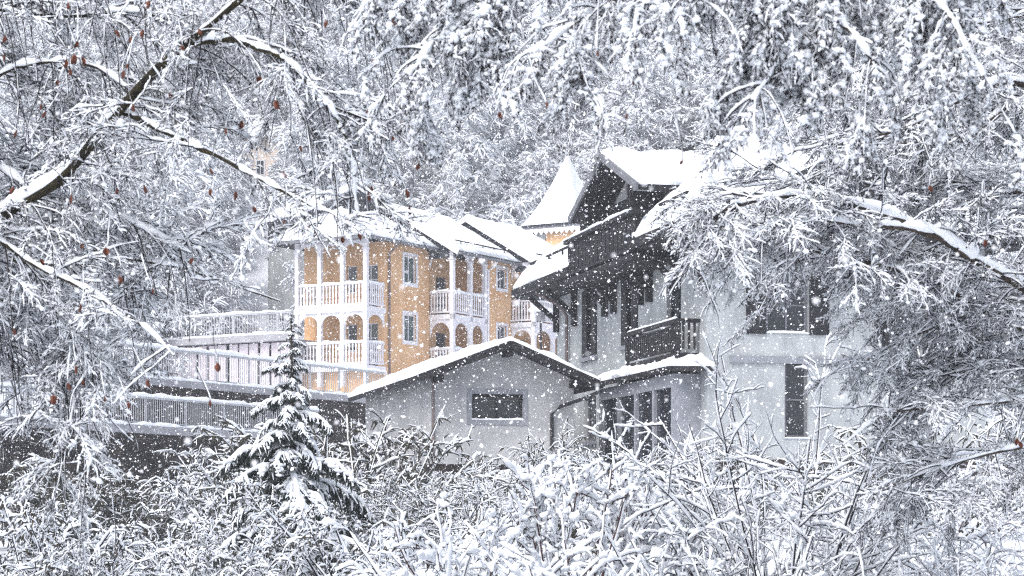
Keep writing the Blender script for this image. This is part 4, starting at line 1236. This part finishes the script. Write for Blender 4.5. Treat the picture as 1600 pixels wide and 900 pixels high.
# brown leaves left hanging, each on its own stalk
leaf_me = None
LEAVES = [(180, 47), (205, 55), (430, 157), (264, 144), (353, 200), (330, 295), (72, 174), (64, 162), (225, 288), (165, 387), (127, 381), (612, 175), (632, 187), (614, 210),
          (655, 255), (640, 323), (600, 320), (737, 128), (780, 175), (445, 343), (483, 353), (118, 570), (340, 567), (230, 593), (8, 56), (512, 32), (535, 370), (493, 358), (560, 365), (588, 92), (530, 235), (575, 300)]
LEAVES += [(float(rng.uniform(0, 660)), float(rng.uniform(0, 330))) for _ in range(34)] + [(float(rng.uniform(0, 330)), float(rng.uniform(330, 640))) for _ in range(12)]
for i, (px, py) in enumerate(LEAVES):
    d = 13.3 + rng.uniform(-.3, .3)
    c = W(px, py, d)
    if leaf_me is None:
        v = []
        for k in range(6):
            f = k / 5; wv = .0155 * math.sin(math.pi * min(1, f * .92 + .04)) ** .7
            v += [(-wv, .006 * math.sin(f * 3), -f * .052), (0, -.007 * math.sin(f * 2.6) - .003, -f * .055), (wv, .008 * math.sin(f * 2.2), -f * .052)]
        fc = []
        for k in range(5):
            a = k * 3
            fc += [(a, a + 1, a + 4, a + 3), (a + 1, a + 2, a + 5, a + 4)]
        leaf_me = bpy.data.meshes.new('leaf'); leaf_me.from_pydata(v, [], fc); leaf_me.update(); leaf_me.materials.append(M['leaf'])
    o = bpy.data.objects.new('leaf', leaf_me); col.objects.link(o); o.parent = LB.root
    o.location = c - LB.o
    o.rotation_euler = (rng.uniform(-.4, .4), rng.uniform(-.5, .5), rng.uniform(0, 6.28)); k = rng.uniform(.6, 1.1); o.scale = (k * rng.uniform(.7, 1.4), k, k)
    stalk = grow(c[None] + (0, 0, .0), np.array([[rng.normal(0, .3), 0, 1.0]]), .22, 6, -.05, .12)
    add_tubes(LB.tw, LB.loc(stalk), .0018, .003); add_snow(LB.sn, LB.loc(stalk), .002, .008, 4, .25, .5)
LB.finish()

# ---- overhead birch: drooping sprays along the top
tb = W(2300, 900, 10.56); tb[2] = float(ground_z(tb[0], tb[1])) - .1
TB = Tree('birch_tree', 'birch whose catkin laden sprays hang across the top of the view', tuple(tb),
          [tb, W(2300, 400, 10.56), W(2290, -200, 10.47), W(2270, -900, 10.47)], .15, .06, 'bark')
TOPB = [([(2280, -620, 10.47), (1600, -220, 10.65), (1350, -110, 10.82), (1100, -70, 10.98), (900, -60, 11.15), (700, -50, 11.32), (600, -20, 11.40)], .05, .012, 1.0),
        ([(1600, -220, 10.65), (1400, -60, 10.56), (1200, -20, 10.47), (1080, 0, 10.47), (1000, 40, 10.47)], .03, .006, 1.1),
        ([(1350, -110, 10.82), (1290, -10, 10.56), (1335, 55, 10.47), (1370, 110, 10.47)], .026, .008, 1.0),
        ([(1600, -220, 10.65), (1470, -40, 10.47), (1500, 40, 10.39), (1540, 110, 10.39)], .026, .008, 1.0),
        ([(1100, -70, 10.98), (1000, -10, 10.89), (900, 40, 10.89), (830, 90, 10.89)], .018, .005, 1.2),
        ([(1350, -110, 10.82), (1220, 20, 10.65), (1190, 60, 10.65), (1160, 100, 10.65)], .02, .005, 1.1),
        ([(1350, -110, 10.82), (1265, 40, 10.62), (1215, 110, 10.56), (1180, 170, 10.50)], .02, .005, 1.2),
        ([(900, -60, 11.15), (790, -5, 11.24), (700, 40, 11.32), (640, 110, 11.32)], .014, .004, 1.0)]
for q, a, b, wt in TOPB: TB.bough(q, a * .7, b * .7, wt, 1.5)
TB.crown(260, 420, (.16, .5), .26, 'hang', .7, -.10, .0042, size=(.38, .68))
for i, (px, py) in enumerate([(853, 160), (933, 80), (993, 125), (978, 178), (1000, 20), (1067, 250), (1100, 35)]):
    c = W(px, py, 10.7)
    o = bpy.data.objects.new('leaf', leaf_me); col.objects.link(o); o.parent = TB.root
    o.location = c - TB.o; o.rotation_euler = (rng.uniform(-.4, .4), rng.uniform(-.6, .6), rng.uniform(0, 6.28)); o.scale = (.5, .5, .5)
    stalk = grow(c[None], np.array([[rng.normal(0, .3), 0, 1.0]]), .25, 6, -.05, .12)
    add_tubes(TB.tw, TB.loc(stalk), .0018, .003); add_snow(TB.sn, TB.loc(stalk), .002, .009, 4, .25, .5)
TB.finish()

# ---- right tree: long arching boughs
tb = W(1980, 1000, 17.0); tb[2] = float(ground_z(tb[0], tb[1])) - .1
RT = Tree('arching_tree', 'tree with long arching snow laden boughs reaching in from the right edge', tuple(tb),
          [tb, W(1960, 760, 17), W(1930, 450, 16.8), W(1900, 100, 16.6), W(1880, -300, 16.6)], .16, .06, 'bark')
RB_ = [([(1935, 700, 17), (1720, 545, 16.6), (1600, 452, 16.3), (1520, 406, 16), (1430, 352, 15.8), (1330, 318, 15.6), (1240, 304, 15.4), (1170, 315, 15.2), (1125, 330, 15.1), (1095, 365, 15), (1082, 410, 15)], .045, .009, 1.0, 1.15),
       ([(1935, 680, 17), (1700, 560, 16.8), (1560, 500, 16.5), (1500, 462, 16.3), (1440, 432, 16.2), (1330, 405, 16), (1240, 390, 15.8), (1140, 386, 15.6)], .042, .008, .9, 1.2),
       ([(1520, 406, 16), (1440, 366, 15.8), (1340, 358, 15.6), (1250, 352, 15.4), (1180, 372, 15.2), (1135, 425, 15.1)], .022, .006, 1.1, 2.1),
       ([(1500, 462, 16.3), (1400, 395, 16.2), (1320, 332, 16.1), (1255, 292, 16), (1195, 264, 16)], .022, .006, .8, 1.0),
       ([(1905, 330, 16.7), (1700, 150, 16.4), (1600, 128, 16.2), (1560, 126, 16.1), (1500, 152, 16), (1420, 190, 15.9), (1340, 212, 15.8)], .05, .008, 1.2, .8),
       ([(1905, 360, 16.7), (1700, 200, 16.4), (1590, 165, 16.2), (1520, 205, 16.1), (1400, 232, 16), (1310, 270, 15.9)], .034, .006, 1.2, 1.2),
       ([(1940, 640, 17), (1700, 600, 16.8), (1580, 622, 16.6), (1450, 632, 16.4), (1370, 645, 16.2), (1310, 690, 16)], .024, .005, .7, .9),
       ([(1930, 520, 16.9), (1700, 430, 16.8), (1560, 470, 16.7), (1430, 520, 16.6), (1320, 570, 16.5)], .024, .005, .7, .9),
       ([(1930, 480, 16.9), (1700, 330, 16.8), (1560, 300, 16.7), (1450, 290, 16.6), (1370, 330, 16.5)], .024, .005, 1.3, .9),
       ([(1920, 280, 16.9), (1700, 40, 16.8), (1560, 30, 16.7), (1430, 60, 16.6), (1330, 120, 16.5)], .026, .005, 1.3, .9),
       ([(1950, 800, 17), (1700, 690, 16.8), (1580, 700, 16.6), (1450, 735, 16.4), (1340, 780, 16.2)], .024, .005, 1.2, .9),
       ([(1950, 760, 17), (1720, 590, 16.9), (1620, 560, 16.8), (1520, 570, 16.7), (1420, 600, 16.6)], .024, .005, 1.2, .9)]
for q, a, b, wt, s in RB_: RT.bough(q, a, b, wt, s, 1.6)
RT.crown(520, 960, (.25, .75), .12, 'air', .55, .02, .0055, t0=.3, size=(.4, .82), back=.3)
for (px, py) in [(1540, 375), (1590, 685), (1348 + 245, 690), (1452, 290)]:
    c = W(px, py, 15.6)
    o = bpy.data.objects.new('leaf', leaf_me); col.objects.link(o); o.parent = RT.root
    o.location = c - RT.o; o.rotation_euler = (rng.uniform(-.4, .4), rng.uniform(-.6, .6), rng.uniform(0, 6.28))
    stalk = grow(c[None], np.array([[rng.normal(0, .3), 0, 1.0]]), .25, 6, -.05, .12)
    add_tubes(RT.tw, RT.loc(stalk), .0018, .003); add_snow(RT.sn, RT.loc(stalk), .002, .009, 4, .25, .5)
RT.finish()

# ------------------------------------------------------------------ shrubs
def shrub(name, label, px, depth, height, n_stem, lean, grav, n2, n3, l2, l3, rs, twig='twig', group=None, stem_r=.012, n4=0, cat='shrub', base_spread=.15, clump=0, clump_r=.03, g2=.15, sides=5, leaves=0, leaf_len=.09):
    x = (px - 800) / F * depth
    o3 = np.array((x, depth, float(ground_z(x, depth)) - .05))
    root = empty(name, tuple(o3)); tag(root, label, cat, group)
    a = rng.random(n_stem) * 6.28
    p0 = np.stack([np.cos(a) * base_spread * rng.random(n_stem), np.sin(a) * base_spread * rng.random(n_stem), np.zeros(n_stem)], 1)
    d0 = np.stack([np.cos(a) * lean * rng.uniform(.4, 1.3, n_stem), np.sin(a) * lean * rng.uniform(.4, 1.3, n_stem), np.ones(n_stem)], 1)
    S = grow(p0, d0, height * rng.uniform(.7, 1.12, n_stem), 13, grav, .06)
    for i in range(n_stem):
        pl = Pile(); add_tubes(pl, S[i:i + 1], stem_r, stem_r * .3, 5); pl.build('stem', twig, root)
    tw, sn = Pile(), Pile()
    add_snow(sn, S, stem_r * .8, rs * 1.1, sides, .1, .4, .4)
    p, t, tt, _ = sample(S, n2, .2, 1)
    b2 = grow(p, t * .8 + rng.normal(0, .55, p.shape), rng.uniform(*l2, n2) * (1.25 - .6 * tt), 6, g2, .1)
    add_tubes(tw, b2, stem_r * .5, stem_r * .2); add_snow(sn, b2, stem_r * .4, rs, sides, .1, .5, .42, ds=rs * (1.7 if depth < 26 else 2.4))
    p, t, _, _ = sample(b2, n3, .1, 1)
    b3 = grow(p, t * .7 + rng.normal(0, .55, p.shape), rng.uniform(*l3, n3), 4, g2, .12)
    add_tubes(tw, b3, stem_r * .26, stem_r * .13); add_snow(sn, b3, stem_r * .2, rs * .8, max(3, sides - 1), .1, .55, .38, ds=rs * 1.7 if depth < 26 else max(.06, rs * 3))
    if n4:
        p, t, _, _ = sample(b3, n4, .1, 1)
        b4 = grow(p, t * .6 + rng.normal(0, .6, p.shape), rng.uniform(l3[0] * .4, l3[1] * .5, n4), 3, g2, .12)
        add_tubes(tw, b4, stem_r * .2, stem_r * .1); add_snow(sn, b4, stem_r * .15, rs * .65, 3, .08, .55, ds=.2)
    if clump:
        p, t, _, _ = sample(b3, clump, .2, 1)
        z = rng.gamma(4, clump_r / 4, (clump, 1))
        add_blobs(sn, p + np.array((0, 0, .4)) * z, np.concatenate([z * 1.15, z, z * .85], 1), 'ico', .12)
    if leaves:  # dark slivers: hedge foliage, also standing in for shaded gaps inside bushes
        lf = Pile()
        p, t, _, _ = sample(b3, leaves, .0, 1)
        q = grow(p, t * .4 + rng.normal(0, .6, p.shape) - (0, 0, .5), rng.uniform(.5, 1.2, leaves) * leaf_len, 2, .1, .05)
        add_tubes(lf, q, leaf_len * .13, leaf_len * .05)
        tag(lf.build('leaves', 'hedge', root), kind='stuff')
    tag(tw.build('twigs', twig, root), kind='stuff')
    tag(sn.build('twig_snow', 'snow', root), kind='stuff')
    return root

def repeat_shrub(src_root, label, px, depth, scale, group=None):
    """another bush of the same growth: copies of the thing and its parts, turned and scaled"""
    x = (px - 800) / F * depth
    r = src_root.copy(); col.objects.link(r)
    r.location = (x, depth, float(ground_z(x, depth)) - .05)
    k = float(scale) * rng.uniform(.95, 1.08)
    r.rotation_euler = (0, 0, rng.uniform(0, 6.28)); r.scale = (k * rng.uniform(.95, 1.15), k * rng.uniform(.95, 1.15), float(scale))
    tag(r, label, None, group)
    for ch in src_root.children:
        c = ch.copy(); col.objects.link(c); c.parent = r
    return r

# centre: bushes thick with snow, dark slivers added for soil and shade in gaps
shrub('snowy_shrub', 'bush with upright lumpy snow fingers before the outbuilding wall', 890, 20.5, 1.9, 14, .5, -.02, 120, 380, (.3, .8), (.08, .22), .029, 'red_twig', None, .015, 450, leaves=600, leaf_len=.06, clump=500, clump_r=.022, g2=.02)
shrub('snowy_shrub', 'bush with forked snow laden branches below the outbuilding window', 800, 18.5, 1.2, 11, .8, .0, 90, 300, (.3, .75), (.08, .22), .030, 'red_twig', None, .016, 300, leaves=600, leaf_len=.06, clump=380, clump_r=.022, g2=.02)
shrub('snowy_shrub', 'bush crowded with fine snowy twigs beside the glazed bay', 990, 21.5, 2.1, 15, .6, .0, 120, 400, (.3, .8), (.08, .22), .025, 'red_twig', None, .012, 700, leaves=600, leaf_len=.06, clump=420, clump_r=.02, g2=.03)
shrub('snowy_shrub', 'low spreading bush of fine white twigs left of the outbuilding', 670, 22.0, 1.4, 14, .9, .05, 110, 480, (.25, .6), (.08, .22), .022, 'twig', None, .014, 500, clump=200, clump_r=.024)
shrub('snowy_shrub', 'bush with heavy rounded arching snow loops near the bottom edge', 585, 17.0, 1.2, 10, 1.0, .24, 60, 260, (.2, .5), (.06, .16), .030, 'twig', None, .012, 300, clump=200, clump_r=.028)
shrub('snowy_shrub', 'low snow clotted bush in the middle of the bottom edge', 735, 16.5, .95, 12, 1.0, .05, 80, 340, (.2, .5), (.06, .18), .021, 'twig', None, .012, 500, clump=260, clump_r=.022)
shrub('snowy_shrub', 'low snow clotted bush on the bottom edge below the glazed bay', 1050, 16.5, 1.0, 12, 1.0, .05, 80, 340, (.2, .5), (.06, .18), .021, 'red_twig', None, .012, 500, clump=260, clump_r=.022)
# right: tall open shrub, arching canes
shrub('tall_shrub', 'tall open shrub with straight rising stems before the pale front wall', 1240, 19.5, 2.8, 20, .6, -.03, 220, 1000, (.35, .95), (.1, .28), .0165, 'twig', None, .012, 1400, g2=.0, sides=4)
shrub('tall_shrub', 'shrub with thick snowy branches slanting towards the glazed bay', 1130, 18.0, 1.9, 12, .85, .02, 90, 420, (.3, .8), (.1, .26), .021, 'twig', None, .014, 700, clump=150, clump_r=.02)
shrub('cane_shrub', 'arching snowy canes along the bottom right corner', 1400, 17.5, 1.5, 34, .75, .34, 90, 380, (.2, .55), (.08, .22), .0145, 'red_twig', None, .008, 800)
shrub('cane_shrub', 'tangle of reddish canes beneath the lowest right bough', 1530, 20.0, 1.8, 30, .8, .25, 140, 700, (.25, .6), (.08, .25), .0125, 'red_twig', None, .009, 1300)
shrub('cane_shrub', 'dense frosted thicket beside the right end of the pale wall', 1420, 24.0, 2.1, 22, .7, .1, 160, 900, (.3, .7), (.1, .28), .0135, 'red_twig', None, .011, 1300)
shrub('cane_shrub', 'drooping snowy canes between the tall shrub and the bottom edge', 1270, 16.5, 1.0, 22, .9, .4, 70, 300, (.15, .4), (.06, .18), .0145, 'twig', None, .008, 600)
shrub('cane_shrub', 'low thicket of dark stems in the lower right corner', 1590, 17.0, 1.4, 22, .8, .15, 110, 600, (.2, .5), (.08, .22), .0125, 'red_twig', None, .009, 900)
# left foreground thicket
LEFT = [(20, 30, 1.9, 'frosted bush in the lower left corner under hanging twigs'), (110, 26, 1.35, 'low frosted bush right of the corner bush at lower left'),
        (190, 33, 1.7, 'pointed frosted bush against the dark bank'), (255, 28, 1.15, 'small rounded bush below the dark bank'),
        (330, 25, 1.05, 'low bush at the left foot of the conifer'), (60, 22, 0.95, 'small snowy bush at the bottom left edge'), (160, 20, .85, 'small low bush on the bottom edge in the left corner'),
        (400, 22, 0.85, 'low bush before the conifer at the bottom edge'), (540, 30, 1.6, 'frosted bush at the right foot of the conifer'), (270, 21, .8, 'snow buried low bush on the bottom edge left of the conifer'),
        (300, 44, 2.2, 'bush on the snowy slope between the dark bank and the conifer'), (385, 41, 2.3, 'bush on the snowy slope just behind the conifer'), (225, 48, 2.0, 'bush at the foot of the dark bank in the lower left'),
        (450, 47, 3.0, 'bush on the slope right behind the conifer stem'), (600, 40, 1.3, 'bush below the left side wall of the outbuilding'), (490, 36, 1.9, 'low bush on the slope right of the conifer'),
        (345, 58, 2.2, 'bush in front of the dark bank beneath the lowest railing'), (415, 60, 3.2, 'bush under the right end of the lowest railing'), (485, 61, 3.4, 'bush between the lowest railing and the outbuilding'), (545, 63, 4.3, 'tall bush tight against the far end of the outbuilding side wall'), (562, 58, 2.8, 'bush tight against the near end of the outbuilding side wall')]
def shrub_row(name, spots, n_proto, group, **kw):
    protos = []
    for i, (px, d, h, lb) in enumerate(spots):
        if i < n_proto:
            protos.append((shrub(name, lb, px, d, h, group=group, **kw), h))
        else:
            r, h0 = protos[i % n_proto]
            repeat_shrub(r, lb, px, d, h / h0, group)
shrub_row('frosted_shrub', LEFT, 3, 'frosted bushes below the terraces', n_stem=16, lean=.75, grav=.1, n2=140, n3=800, l2=(.22, .5), l3=(.08, .22), rs=.019, stem_r=.016, n4=900, sides=4, base_spread=.5, leaves=1000, leaf_len=.09)
shrub('frosted_shrub', 'dense snowy hedge bush left of the outbuilding, right of the conifer tip', 550, 56, 4.3, 28, .6, .1, 300, 1500, (.5, 1.2), (.2, .5), .036, 'hedge', None, .05, 1500, sides=4, base_spread=1.3, leaves=3600, leaf_len=.22)
shrub('frosted_shrub', 'drooping snowy bush between the conifer and the outbuilding', 515, 46, 3.6, 22, .75, .15, 240, 1100, (.4, .9), (.2, .45), .030, 'hedge', None, .042, 1200, sides=4, base_spread=.9, leaves=2000, leaf_len=.17)
shrub_row('bank_shrub', ((230, 66, 1.9, 'scrubby bush clinging to the middle of the dark bank'), (320, 70, 1.8, 'scrubby bush on the dark bank nearest the conifer'), (130, 62, 2.4, 'scrubby bush on the dark bank towards the left edge'),
    (60, 60, 2.6, 'scrubby bush on the dark bank at the very left edge'), (275, 64, 1.5, 'small scrubby bush low on the dark bank'), (180, 62, 1.6, 'scrubby bush low on the dark bank, left of its middle')), 1, 'bushes on the dark bank', n_stem=14, lean=.8, grav=.1, n2=120, n3=600, l2=(.4, .8), l3=(.2, .4), rs=.022, twig='hedge', stem_r=.04, n4=600, sides=4, base_spread=1.2, leaves=1500, leaf_len=.2)
shrub_row('house_shrub', ((1480, 40, 3.0, 'twiggy bush in front of the right end of the grey chalet'), (1050, 48, 1.7, 'low bush at the foot of the glazed bay'), (770, 50, 1.1, 'low bush along the foundation of the outbuilding'),
                     (920, 47, 1.7, 'dark twigged bush between the outbuilding and the glazed bay'), (650, 44, 1.5, 'dark twigged bush before the left corner of the outbuilding'), (1180, 42, 1.5, 'dark twigged bush at the corner of the grey chalet'), (1320, 44, 1.7, 'dark twigged bush below the pale front wall'),
                     (840, 36, 1.25, 'wide low bush half way up the garden slope'), (1080, 33, 1.3, 'wide bush on the garden slope below the glazed bay'), (700, 33, 1.2, 'wide bush on the garden slope below the outbuilding')), 2, 'bushes in the garden below the houses', n_stem=18, lean=.8, grav=.1, n2=190, n3=900, l2=(.35, .9), l3=(.15, .4), rs=.019, twig='hedge', stem_r=.026, n4=700, sides=4, base_spread=1.1, leaves=1100, leaf_len=.13)

# ------------------------------------------------------------------ conifer
cx, cd = (455 - 800) / F * 32, 32.0
cb = np.array((cx, cd, float(ground_z(cx, cd)) - .1))
cf = empty('conifer_tree', tuple(cb))
tag(cf, 'young dark conifer with drooping branches padded with snow before the terraces', 'tree')
CH = (HY - 492) / F * cd - cb[2]
pl = Pile(); add_tubes(pl, smooth_path([(0, 0, 0), (.02, 0, CH * .5), (0, 0, CH)], 14)[None], .07, .008, 8); pl.build('trunk', 'bark', cf)
def conifer_branch(k):
    """one drooping branch, 1 m long along +x"""
    ax = smooth_path([(0, 0, 0), (.35, 0, .07), (.7, 0, .02), (1.0, 0, -.16)], 10)[None]
    nd, sn = Pile(), Pile()
    add_tubes(nd, ax, .014, .005, 4)
    p, t, tt, _ = sample(ax, 46, .12, 1)
    side = np.where(rng.random(46) < .5, 1, -1)[:, None] * np.array((0, 1.0, 0))
    tw = grow(p, t * .75 + side * .8 + rng.normal(0, .15, p.shape) + (0, 0, -.12), rng.uniform(.12, .42, 46) * (1.15 - .7 * tt), 4, .22, .06)
    add_tubes(nd, tw, .006, .003, 3)
    al = np.concatenate([tw, smooth_path(ax[0], 4)[None]])
    p, t, _, _ = sample(al, 1700, .05, 1)
    ne = grow(p, t * .6 + rng.normal(0, .6, p.shape) - (0, 0, .55), rng.uniform(.05, .12, 1700), 2, .1, .05)
    add_tubes(nd, ne, .0042, .002, 3)
    add_snow(sn, ax, .01, .034, 6, .12, .6, .5); add_snow(sn, tw, .008, .022, 5, .15, .5, .5)
    p, t, _, _ = sample(tw, 40, .1, .95)
    z = rng.gamma(4, .030 / 4, (40, 1))
    add_blobs(sn, p + np.array((0, 0, .025)), np.concatenate([z * 1.4, z * 1.2, z * .6], 1), 'ico', .12)
    return nd, sn
variants = []
for k in range(4):
    nd, sn = conifer_branch(k)
    b = nd.build('branch', 'needle', cf); s = sn.build('snow', 'snow', b)
    variants.append((b.data, s.data, b, s))
used = set()
nb = 76
for i in range(nb):
    f = i / (nb - 1)
    z = CH * (.06 + .93 * f ** .92)
    ln_ = (2.0 * (1 - f) ** 1.25 + .10) * rng.uniform(.5, 1.2)
    k = i % 4
    if k not in used:
        b, s = variants[k][2], variants[k][3]; used.add(k)
    else:
        b = bpy.data.objects.new('branch', variants[k][0]); col.objects.link(b); b.parent = cf
        s = bpy.data.objects.new('snow', variants[k][1]); col.objects.link(s); s.parent = b
    b.location = (0, 0, z)
    b.rotation_euler = (rng.normal(0, .1), .14 + .30 * (1 - f) + rng.normal(0, .17) - .5 * max(0, f - .7), i * 2.399 + rng.normal(0, .2))
    q = ln_; b.scale = (q, q * .95 + .04, q * .9 + .1)

# ------------------------------------------------------------------ falling snow
N = 190000
y = 9 + (100 - 9) * rng.random(N) ** .62
x = (rng.random(N) * 2 - 1) * .27 * y
z = rng.uniform(-.06, .27, N) * y
ok = (z > ground_z(x, y) + .1) & (y < 100)
C = np.stack([x, y, z], 1)[ok]
pl = Pile()
r = np.clip(rng.lognormal(math.log(.0095), .6, len(C)), .003, .03)[:, None]
r = np.where(C[:, 1:2] < 25, r * .45, r)
A = norm(rng.normal(0, 1, (len(C), 3))); Bv = norm(np.cross(A, rng.normal(0, 1, (len(C), 3)))); Nn = np.cross(A, Bv)
V = np.stack([C + A * r, C + Bv * r * .8 + Nn * r * .3, C - A * r, C - Bv * r * .8 + Nn * r * .3], 1)
Fi = np.array([(0, 1, 2), (0, 2, 3)])[None] + (np.arange(len(C)) * 4)[:, None, None]
pl.add(V.reshape(-1, 3), [Fi.reshape(-1, 3)])
Cn = np.stack([rng.uniform(-.23, .23, 420), np.zeros(420), rng.uniform(-.02, .24, 420)], 1)
yn = rng.uniform(3.5, 10, 420); Cn = np.stack([Cn[:, 0] * yn, yn, Cn[:, 2] * yn], 1)
add_blobs(pl, Cn, np.repeat(rng.uniform(.0015, .006, (420, 1)), 3, 1), 'ico', .1)
fs = pl.build('falling_snow', 'flake')
tag(fs, 'snowflakes drifting down between the camera and the houses', kind='stuff')

# ------------------------------------------------------------------ haze
hz = pyobj('haze', box(-325, 325, -85, 445, -10, 122), None)
tag(hz, 'pale snowy haze over the whole valley', kind='stuff')
hm = bpy.data.materials.new('haze'); hm.use_nodes = True
nt = hm.node_tree; nt.nodes.clear()
ho = nt.nodes.new('ShaderNodeOutputMaterial'); hv = nt.nodes.new('ShaderNodeVolumePrincipled')
hv.inputs['Color'].default_value = (.93, .95, 1, 1); hv.inputs['Density'].default_value = .0007; hv.inputs['Anisotropy'].default_value = .1
nt.links.new(hv.outputs['Volume'], ho.inputs['Volume'])
hz.data.materials.append(hm)
